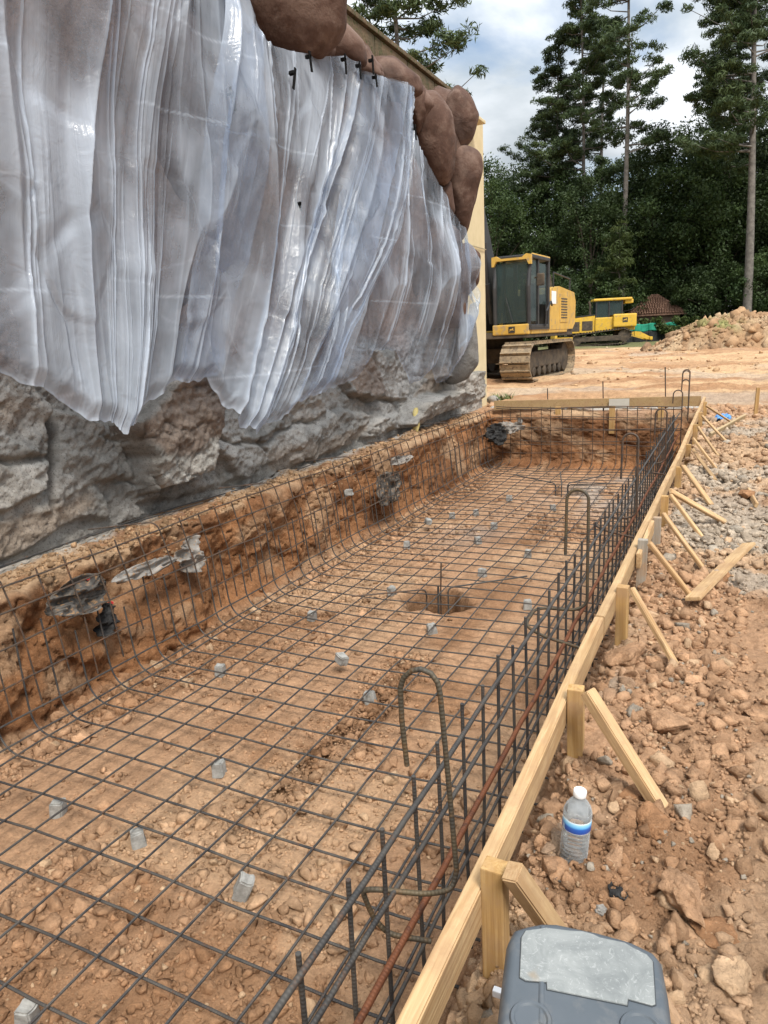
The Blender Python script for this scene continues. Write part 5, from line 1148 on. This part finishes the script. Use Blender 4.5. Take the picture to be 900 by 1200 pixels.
# dozer: local +X its rear, we look at its side (-Y)
dzq = at(698, 402, d=52); dz = empty('bulldozer', (dzq[0], dzq[1]+1.2, 0.0), math.radians(18)); dz.location.z = float(ground_h(np.array([dz.location.x]), np.array([dz.location.y]))[0]); tag(dz, 'bright yellow bulldozer parked sideways at the edge of the woods', 'bulldozer')
dz.scale = (1.07, 1.07, 1.07)
for sy in (-1.0, 1.0):
    t = MB(); per = 90
    def tp(s):
        pts = [(-2.0, .36), (-1.75, .72), (1.45, 1.02), (1.95, .80), (1.9, .45), (1.45, .06), (-1.6, .0), (-1.95, .12)]
        return pts
    loop = tp(0); n_ = len(loop); 
    dist = [math.dist(loop[i], loop[(i+1) % n_]) for i in range(n_)]; tot = sum(dist); ns = 48
    for k in range(ns):
        s_ = tot*k/ns; i = 0
        while s_ > dist[i]: s_ -= dist[i]; i += 1
        a, b = loop[i], loop[(i+1) % n_]; f = s_/dist[i]; p = (a[0]+(b[0]-a[0])*f, a[1]+(b[1]-a[1])*f); an = math.atan2(b[1]-a[1], b[0]-a[0])
        t.box((p[0], sy, p[1]), (tot/ns*.9, .56, .05), rotm('Y', -an)); nv = (-math.sin(an), math.cos(an)); t.box((p[0]+nv[0]*.05, sy, p[1]+nv[1]*.05), (.03, .55, .08), rotm('Y', -an))
    tt_ = t.build('track', M['mdark'], dz); m = MB(); m.box((-.1, sy, .42), (3.2, .30, .34), bev=.04); m.build('track_frame', M['mdark'], tt_)
    m = MB(); m.lathe([(.1, -.16), (.40, -.12), (.40, .12), (.1, .16)], (1.5, sy, .55), 18, 'y'); m.build('sprocket', M['mdark'], tt_)
    m = MB(); m.lathe([(.1, -.16), (.34, -.12), (.34, .12), (.1, .16)], (-1.62, sy, .38), 18, 'y'); m.build('idler', M['mdark'], tt_)
m = MB(); m.prism([(-2.35, .85), (-.35, .85), (-.35, 1.95), (-2.20, 1.80), (-2.35, 1.6)], 'y', -.62, .62); hd = m.build('engine_hood', M['yellow_bright'], dz)
m = MB(); m.box((-1.75, -.63, 1.28), (.80, .02, .62), bev=.006); m.box((-.85, -.63, 1.30), (.7, .02, .62), bev=.006); m.build('side_grille', M['mdark'], hd)
m = MB(); m.box((-1.3, -.645, 1.32), (.14, .02, .9)); m.build('hood_rib', M['yellow_bright'], hd); m = MB(); m.prism([(-2.3, 1.82), (-.35, 1.97), (-.35, 2.03), (-2.3, 1.90)], 'y', -.64, .64); m.build('hood_top', M['mblack'], hd)
m = MB(); m.tube([(-.62, -.25, 1.9), (-.62, -.25, 2.62), (-.72, -.25, 2.90)], [.09, .09, .07], 10); m.build('exhaust_stack', M['mdark'], dz, True)
m = MB(); m.box((.95, 0, 1.35), (2.6, 1.5, .9), bev=.06); m.build('main_body', M['yellow_bright'], dz)
m = MB(); m.box((1.55, -.78, 1.55), (1.5, .45, .85), bev=.08); m.box((1.55, .78, 1.55), (1.5, .45, .85), bev=.08); m.build('fuel_tank', M['yellow_bright'], dz); emblem(dz, (1.55, -1.012, 1.58), .34, (0, 0, 0), M['mblack'], M['yellow_bright'])
m = MB()
for px_, py_ in ((-.28, -.62), (-.28, .62), (.55, -.66), (.55, .66), (1.40, -.62), (1.40, .62)): m.box((px_, py_, 2.25), (.10, .10, 1.35), bev=.02)
m.box((.5, -.62, 1.75), (1.7, .06, .10)); m.build('cab_frame', M['mblack'], dz)
m = MB(); m.box((.78, 0, 2.95), (2.5, 1.55, .16), bev=.06); m.box((1.85, 0, 2.78), (.55, 1.3, .26), bev=.06); m.build('cab_roof', M['yellow_bright'], dz)
for c_, z_ in [((.13, -.63, 2.25), (.72, .02, 1.2)), ((.98, -.63, 2.38), (.74, .02, .92)), ((.13, .63, 2.25), (.72, .02, 1.2)), ((.98, .63, 2.38), (.74, .02, .92)), ((-.30, 0, 2.3), (.02, 1.15, 1.0))]:
    m = MB(); m.box(c_, z_); m.build('cab_glass', M['cabglass'], dz)
m = MB(); m.box((.6, 0, 1.98), (.6, .55, .16), bev=.05); m.box((.9, 0, 2.35), (.16, .5, .7), bev=.05); m.build('operator_seat', M['mdark'], dz)
m = MB(); m.prism([(2.2, .8), (2.6, .75), (3.3, .35), (3.35, .15), (2.4, .45), (2.2, .5)], 'y', -.9, -.7); m.prism([(2.2, .8), (2.6, .75), (3.3, .35), (3.35, .15), (2.4, .45), (2.2, .5)], 'y', .7, .9); m.box((3.25, 0, .3), (.18, 2.2, .2), bev=.03); m.build('rear_ripper', M['yellow_bright'], dz)
m = MB(); m.prism([(-3.05, .05), (-2.85, .02), (-2.95, .5), (-2.9, 1.05), (-3.05, 1.1), (-3.1, .55)], 'y', -1.6, 1.6); m.box((-2.5, -1.25, .5), (1.2, .14, .2)); m.box((-2.5, 1.25, .5), (1.2, .14, .2)); m.build('blade', M['yellow_bright'], dz)

# ------------------------------------------------------------------ dirt pile, silt fence, hedge, shed
r_ = np.linspace(-1, 1, 150); A, B = [a.ravel() for a in np.meshgrid(np.linspace(-1, 1, 220), r_, indexing='ij')]
mqx, mqy = .3, 40.0
hx = A*5.6; hy = B*3.6
hh = np.clip(1-np.sqrt((hx/5.5)**2+(hy/3.5)**2), 0, 1)
prof_ = np.interp(hx, [-5.6, -4.6, -3.2, -2.3, -1.2, 0, 1.4, 3, 5.6], [0, .40, .95, 1.40, 1.66, 1.58, 1.46, 1.25, 0])
zz = prof_*sst(0, .35, hh)*(.55+.45*sst(0, .8, hh))
f1, f2, c_ = worley(hx*1.5+.4*vn(hx*2, hy*2, seed=3), hy*1.5, 901)
zz = zz+sst(0, .15, zz)*(.26*(c_-.45)*(1-f1*.7)+.12*fbm(hx*1.3, hy*1.3, seed=902, oct=3)+.07*fbm(hx*5, hy*5, seed=903, oct=3))-.12
mc = np.repeat(np.array([[.33, .205, .115]]), len(hx), 0)
mc = mc+(np.array([.42, .30, .185])-mc)*sst(0, .5, fbm(hx*.9, hy*.9, seed=905, oct=3))[:, None]*.9; mc = mc+(np.array([.27, .17, .10])-mc)*sst(.1, .5, fbm(hx*1.5, zz*2, seed=906, oct=3))[:, None]*.7
mc = mc+(np.array([.17, .20, .07])-mc)*(gau(hx, zz, -1.3, 1.1, .9, .35)*sst(0, .4, fbm(hx*3, hy*3, seed=907, oct=3)+.1))[:, None]
o = link('dirt_pile', npmesh('dirt_pile', np.c_[mqx+hx, mqy+hy, zz], gridfaces(220, 150), {'soil': mc}), M['soil'], None, False); tag(o, 'big heap of broken clay in front of the woods', 'dirt pile')
n = 2600; ia = rng.integers(0, len(hx), n); k = zz[ia] > .05; ia = ia[k]
sz = np.clip(.06*(1-rng.random(len(ia)))**(-.45), 0, .32)
VV, FF, CC = [], [], []; off = 0
for i, s_ in zip(ia, sz):
    V, fc_ = CV1[rng.integers(10)]; V = V*s_+np.array([hx[i]+rng.normal(0, .03), hy[i], zz[i]]); VV.append(V); FF.append(fc_+off); off += len(V); CC.append(np.repeat((mc[i]*rng.uniform(.75, 1.25))[None], len(V), 0))
oc = link('lumps', npmesh('lumps', np.concatenate(VV), np.concatenate(FF), {'soil': np.concatenate(CC)}), M['clod'], o); oc.location = (mqx, mqy, 0); oc['kind'] = 'stuff'
M['silt'] = speckled('silt_fence_green', (.02, .20, .13), (.03, .27, .18), 2, .7, 0, .2, .02, .2)
M['siltlow'] = speckled('silt_fence_black', (.012, .014, .014), (.03, .03, .03), 3, .8, 0, .3, .02, .2)
fa, fb = at(735, 384, d=57), at(804, 386, d=60)
sf = empty('silt_fence', (0, 0, 0)); tag(sf, 'green and black silt fence stretched behind the bulldozer', 'fence')
n = 60; tt = np.linspace(0, 1, n); px = fa[0]+(fb[0]-fa[0])*tt*1.25; py = fa[1]+(fb[1]-fa[1])*tt*1.25
def strip(name, z0, z1, mt):
    V = []
    for j, f in enumerate(np.linspace(0, 1, 7)):
        for i in range(n): V.append((px[i]+.05*math.sin(i*.9), py[i]+.14*math.sin(i*.55+f)+.06*math.sin(i*1.7), z0+(z1-z0)*f+.04*math.sin(i*.4)))
    o = link(name, npmesh(name, V, gridfaces(7, n)), mt, sf, True); md = o.modifiers.new('t', 'SOLIDIFY'); md.thickness = .02
strip('green_band', .85, 1.45, M['silt']); strip('black_skirt', -.15, .85, M['siltlow'])
for i in range(0, n, 9):
    m = MB(); m.box((px[i], py[i]+.2, .7), (.06, .06, 1.7)); m.build('post', M['oldwood_z'], sf)
# shed with a brown tiled hip roof
shq = at(766, 366, d=61.5); sh = empty('shed', (shq[0], shq[1], .0), math.radians(12)); sh.scale = (.80, .80, .93); tag(sh, 'low shed with a brown tiled hip roof at the edge of the woods', 'shed')
def tile_mat():
    m, n, b = mat('brown_roof_tiles', (.15, .09, .06), .85, 0, .2)
    c = ramp(n, noise(n, 5, 5, .6), [(.3, (.10, .055, .04)), (.55, (.19, .11, .075)), (.75, (.28, .18, .13))]); n.links.new(c, b.inputs['Base Color']); return m
M['tiles'] = tile_mat()
rf = MB(); ew, ed_, e0, ap = 2.9, 2.6, 2.35, 4.05
for (dx, dy, nx, ny) in ((0, -1, 1, 0), (1, 0, 0, 1), (0, 1, -1, 0), (-1, 0, 0, -1)):
    for row in range(12):
        f0, f1 = row/12, (row+1)/12; z0 = e0+(ap-e0)*f0+.05; hw0 = (ew if nx else ed_)*(1-f0*.92); d0 = (ed_ if nx else ew)*(1-f0*.92); d1 = (ed_ if nx else ew)*(1-f1*.92); z1 = e0+(ap-e0)*f1
        nt_ = max(2, int(hw0*2/.26))
        for k in range(nt_):
            a = -hw0+(k+.5)*2*hw0/nt_; a1 = a*(1-f1*.92)/(1-f0*.92)
            p0 = (nx*a+dx*d0, ny*a+dy*d0, z0); p1 = (nx*a1+dx*d1, ny*a1+dy*d1, z1+.02); rf.tube([p0, p1], [.12, .09], 6)
rf.prism([(-ew, -ed_), (ew, -ed_), (ew, ed_), (-ew, ed_)], 'z', e0-.12, e0); rf.build('roof', M['tiles'], sh)
m = MB(); m.box((0, 0, 1.1), (4.6, 4.2, 2.3)); m.build('wall', speckled('shed_wall', (.16, .11, .08), (.22, .16, .11), 3, .9), sh)
m = MB(); m.box((-.9, -2.12, 1.0), (.95, .05, 2.0)); m.build('door', speckled('shed_door', (.09, .06, .045), (.12, .08, .06), 3, .8), sh)

# ------------------------------------------------------------------ trees and shrubs
def leaf_mat(name, c1, c2, tr=.25):
    m, n, b = mat(name, c1, .6, 0, .3)
    oi = NT(n, 'ShaderNodeObjectInfo'); f = noise(n, .55, 4, .6)
    c = ramp(n, f, [(.35, c1), (.65, c2)]); hs = NT(n, 'ShaderNodeHueSaturation'); n.links.new(c, hs.inputs['Color'])
    mr = NT(n, 'ShaderNodeMapRange'); n.links.new(oi.outputs['Random'], mr.inputs[0]); mr.inputs[3].default_value = .75; mr.inputs[4].default_value = 1.2; n.links.new(mr.outputs[0], hs.inputs['Value'])
    n.links.new(hs.outputs[0], b.inputs['Base Color'])
    tl = NT(n, 'ShaderNodeBsdfTranslucent'); n.links.new(hs.outputs[0], tl.inputs[0]); mx_ = NT(n, 'ShaderNodeMixShader'); mx_.inputs[0].default_value = tr
    n.links.new(b.outputs[0], mx_.inputs[1]); n.links.new(tl.outputs[0], mx_.inputs[2]); n.links.new(mx_.outputs[0], n.nodes['Material Output'].inputs[0]); return m
M['oak'] = leaf_mat('broadleaf', (.022, .042, .012), (.052, .082, .022)); M['oak_light'] = leaf_mat('broadleaf_light', (.042, .066, .016), (.075, .10, .025))
M['needle'] = leaf_mat('pine_needles', (.030, .052, .018), (.072, .100, .034), .15)
M['bark'] = speckled('bark', (.105, .095, .085), (.21, .19, .17), 3, .95, 0, .8, .04, .1)
M['bark_dark'] = speckled('bark_dark', (.06, .05, .04), (.11, .09, .07), 3, .95, 0, .8, .04, .1)
def leaves_mesh(name, centers, radii, per, size, seed, flat=1.0, asp=1.7):
    r = np.random.default_rng(seed); n = len(centers)*per
    c = np.repeat(np.asarray(centers), per, 0); rad = np.repeat(np.asarray(radii), per)
    d = r.normal(size=(n, 3)); d /= np.linalg.norm(d, axis=1)[:, None]; q = d*(r.random(n)**.45)[:, None]*rad[:, None]; q[:, 2] *= flat; p = c+q
    u = r.normal(size=(n, 3)); u /= np.linalg.norm(u, axis=1)[:, None]; nn = d+.7*r.normal(size=(n, 3)); v = np.cross(nn, u); v /= np.linalg.norm(v, axis=1)[:, None]+1e-9
    u = np.cross(v, nn); u /= np.linalg.norm(u, axis=1)[:, None]+1e-9
    s = (size*r.uniform(.6, 1.3, n))[:, None]
    V = np.stack([p-u*s*asp*.5, p+v*s*.5, p+u*s*asp*.5, p-v*s*.5], 1).reshape(-1, 3)
    return npmesh(name, V, np.arange(len(V)).reshape(-1, 4))
def trunk_mesh(name, paths):
    m = MB()
    for pts, rs in paths: m.tube(pts, rs, 8)
    me = bpy.data.meshes.new(name); me.from_pydata(m.v, [], m.f); me.update(); return me
def broadleaf_proto(seed, h, w_, ncl=95, per=95, ls=.20, low=.06):
    r = np.random.default_rng(seed); cs, rs, paths = [], [], []
    tr = [(0, 0, -.3), (.1, .05, h*.25), (-.1, .1, h*.5), (.1, 0, h*.8)]; paths.append((tr, [.28*h/16, .22*h/16, .15*h/16, .05]))
    while len(cs) < ncl:
        d = r.normal(size=3); d /= np.linalg.norm(d); k = r.random()**.33; p = d*k*np.array([w_, w_, h*.5])+np.array([0, 0, h*(.5+low*.5)])
        p[0] *= 1+.25*math.sin(p[2]*.9+seed); 
        if p[2] < h*low: continue
        tp_ = 1.0 if p[2] < h*.6 else 1-.35*(p[2]-h*.6)/(h*.4); p[:2] *= tp_; cs.append(p); rs.append(r.uniform(.55, 1.35)*w_/4.2)
        if len(cs) % 7 == 0: paths.append(([(0, 0, p[2]*.45), tuple(p*[.5, .5, .8]), tuple(p)], [.07*h/16, .045, .02]))
    return leaves_mesh('crown', cs, rs, per, ls, seed+1, .8), trunk_mesh('trunk', paths)
def pine_proto(seed, h, base, spread, ntier, rad=.19, side=None, per=100, fork=False, thin=1.0):
    r = np.random.default_rng(seed); paths = []; cs, rr = [], []
    tx = lambda z: np.array([.25*math.sin(z*.11+seed), .2*math.cos(z*.13+seed), z])
    zs = np.linspace(-.4, h, 16); paths.append(([tuple(tx(z)) for z in zs], [rad*(1-.82*max(z, 0)/h)+.02 for z in zs]))
    for i in range(ntier):
        f = i/(ntier-1); z = base+(h-base)*f**.9+r.uniform(-.3, .3); L_ = spread*(1.05-.75*f**1.3)*r.uniform(.5, 1.15)
        a = r.uniform(0, 2*PI) if side is None or r.random() > .55 else side+r.normal(0, .5)
        d = np.array([math.cos(a), math.sin(a), 0]); p0 = tx(z); rise = r.uniform(-.12, .45)*L_
        p1 = p0+d*L_*.5+[0, 0, rise*.25]; p2 = p0+d*L_+[0, 0, rise+L_*.10]
        paths.append(([tuple(p0), tuple(p1), tuple(p2)], [.055*(1.2-f)*h/26+.015, .035, .014]))
        cs.append(p2); rr.append(.5)
        for k in range(int(1.5+L_*.62*thin)):
            t = r.uniform(.35, 1.05); q = (p1+(p2-p1)*(t-.5)*2 if t > .5 else p0+(p1-p0)*t*2)+r.normal(0, .38, 3)*[1, 1, .5]; q[2] += .15
            cs.append(q); rr.append(r.uniform(.40, .85))
            if r.random() < .6: cs.append(q+r.normal(0, .45, 3)*[1, 1, .35]); rr.append(r.uniform(.35, .6))
    for k in range(8): cs.append(tx(h)+r.normal(0, .5, 3)); rr.append(.5)
    return leaves_mesh('crown', cs, rr, per, .082, seed+2, .55, 4.6), trunk_mesh('trunk', paths)
def place(kind, cm, tm, loc, s, rz, lm, bm_, label, group, sz=None, cat='tree'):
    e = empty(kind, loc, rz); e.scale = (s, s, sz or s); tag(e, label, cat, group)
    link('crown', cm, M[lm], e); link('trunk', tm, M[bm_], e, True); return e
OK_ = [broadleaf_proto(30+k, 16, 4.6, ncl=150, per=190, ls=.13) for k in range(3)]
SHB = [broadleaf_proto(60+k, 5, 2.6, ncl=70, per=180, ls=.095, low=.02) for k in range(2)]
def gz(p): return float(ground_h(np.array([p[0]]), np.array([p[1]]), False)[0])
oaks = [(575, 66, 16.5, 'dense broadleaf tree directly behind the excavator cab'), (612, 70, 17.0, 'dense broadleaf tree right of the excavator, under the leaning pine'), (648, 68, 16.2, 'broadleaf tree behind the excavator rear'), (690, 64, 14.8, 'broadleaf tree behind the bulldozer cab'),
        (722, 72, 17.2, 'broadleaf tree right behind the bare pine trunk'), (760, 66, 18.6, 'tall broadleaf tree behind the shed roof'), (800, 64, 18.2, 'broadleaf tree right of the shed with a rounded top'), (838, 63, 18.2, 'broadleaf tree behind the dirt pile'),
        (872, 68, 19.0, 'broadleaf tree behind the right hand pine trunk'), (908, 62, 18.6, 'broadleaf tree at the right edge of the photo'), (950, 64, 19, 'broadleaf tree just out of view at the right'), (1010, 68, 18, 'broadleaf tree well out of view at the right'),
        (535, 70, 16, 'broadleaf tree mostly hidden by the cream wall'), (590, 84, 18.5, 'rear broadleaf tree above the excavator'), (670, 86, 19.5, 'rear broadleaf tree between the leaning pine and the bare pine'), (745, 86, 20.5, 'rear broadleaf tree above the shed'), (820, 84, 21.0, 'rear broadleaf tree above the dirt pile'), (885, 86, 22.5, 'rear broadleaf tree behind the right hand pine')]
for i, (u, d, h, lab) in enumerate(oaks):
    q = at(u, 372, d=d); cm, tm = OK_[i % 3]
    place('broadleaf_tree', cm, tm, (q[0], q[1], gz(q)-.2), h/16.6*1.0, i*1.7, 'oak', 'bark_dark', lab, 'broadleaf trees of the woods')
shr = [(580, 59, 1.0, 'behind the excavator cab'), (625, 60, 1.1, 'between excavator and bulldozer'), (655, 60, 1.2, 'above the bulldozer hood'), (700, 62, 1.3, 'behind the bulldozer cab'), (735, 64, 1.2, 'behind the bare pine trunk'), (796, 66, 1.35, 'right of the shed roof'), (820, 60, 1.15, 'left behind the dirt pile'), (850, 59, 1.2, 'behind the top of the dirt pile'), (885, 58, 1.3, 'at the right end of the dirt pile'), (925, 58, 1.3, 'past the right edge of the photo'), (760, 76, 1.6, 'deep in the woods behind the shed')]
for i, (u, d, s, lab) in enumerate(shr):
    q = at(u, 375, d=d); cm, tm = SHB[i % 2]
    place('undergrowth_shrub', cm, tm, (q[0], q[1], gz(q)-.1), s, i*2.1, 'oak', 'bark_dark', f'dark understorey shrub {lab}', 'shrubs along the woods edge', cat='shrub')
# bright low hedge behind the silt fence
cs = [(x, .0+random.uniform(-.3, .3), random.uniform(.3, 1.55)) for x in np.linspace(-2.8, 2.8, 60)]
hq = at(772, 380, d=58.5); o = link('hedge', leaves_mesh('hedge', cs, [.42]*len(cs), 70, .13, 9, .8), M['oak_light']); o.location = (hq[0], hq[1], .25); o.rotation_euler = (0, 0, .25); tag(o, 'low bright green hedge between the silt fence and the shed', 'hedge')
q = at(722, 372, d=60); cm, tm = pine_proto(71, 8.5, 1.0, 2.3, 26, .09, per=40, thin=1.6)
place('young_pine', cm, tm, (q[0], q[1], gz(q)), 1.0, .3, 'oak_light', 'bark', 'young yellow green pine left of the bare pine trunk', None)
P1 = pine_proto(81, 31, 15.5, 4.0, 34, .27, thin=1.0); P2 = pine_proto(82, 30, 12, 5.0, 62, .22, thin=1.5); P3 = pine_proto(83, 30, 13.0, 5.6, 60, .34, side=PI+.3, thin=1.5); P4 = pine_proto(84, 24, 12.5, 3.6, 46, .20, thin=1.5)
for (u, d, s, rz, pr_, lab) in [(731, 63, 1.0, .4, P1, 'tall pine with a long bare trunk in front of the woods, behind the bulldozer'), (681, 68, .98, 1.0, P2, 'full crowned pine left of the bare trunked one'), (648, 72, .90, 2.2, P2, 'leftmost pine of the clump above the excavator'), (872, 56, 1.0, .2, P3, 'thick trunked pine at the right edge with heavy limbs to the left'), (838, 70, .93, 3.3, P2, 'slimmer pine behind the thick trunked one'), (905, 62, 1.0, 2.6, P3, 'pine cut by the right edge of the photo'), (700, 78, 1.0, 4.0, P1, 'rear pine between the full and the bare trunked one')]:
    q = at(u, 368, d=d); e = place('pine_tree', pr_[0], pr_[1], (q[0], q[1], gz(q)-.2), s, rz, 'needle', 'bark', lab, 'tall pines by the woods')
    e.rotation_euler = (0, math.radians(-1.2), rz)
q = at(466, 100, d=38); place('pine_tree', P4[0], P4[1], (q[0], q[1], 0), 1.0, 2.0, 'needle', 'bark', 'pine standing behind the rock wall roof, seen over its top edge', 'tall pines by the woods')
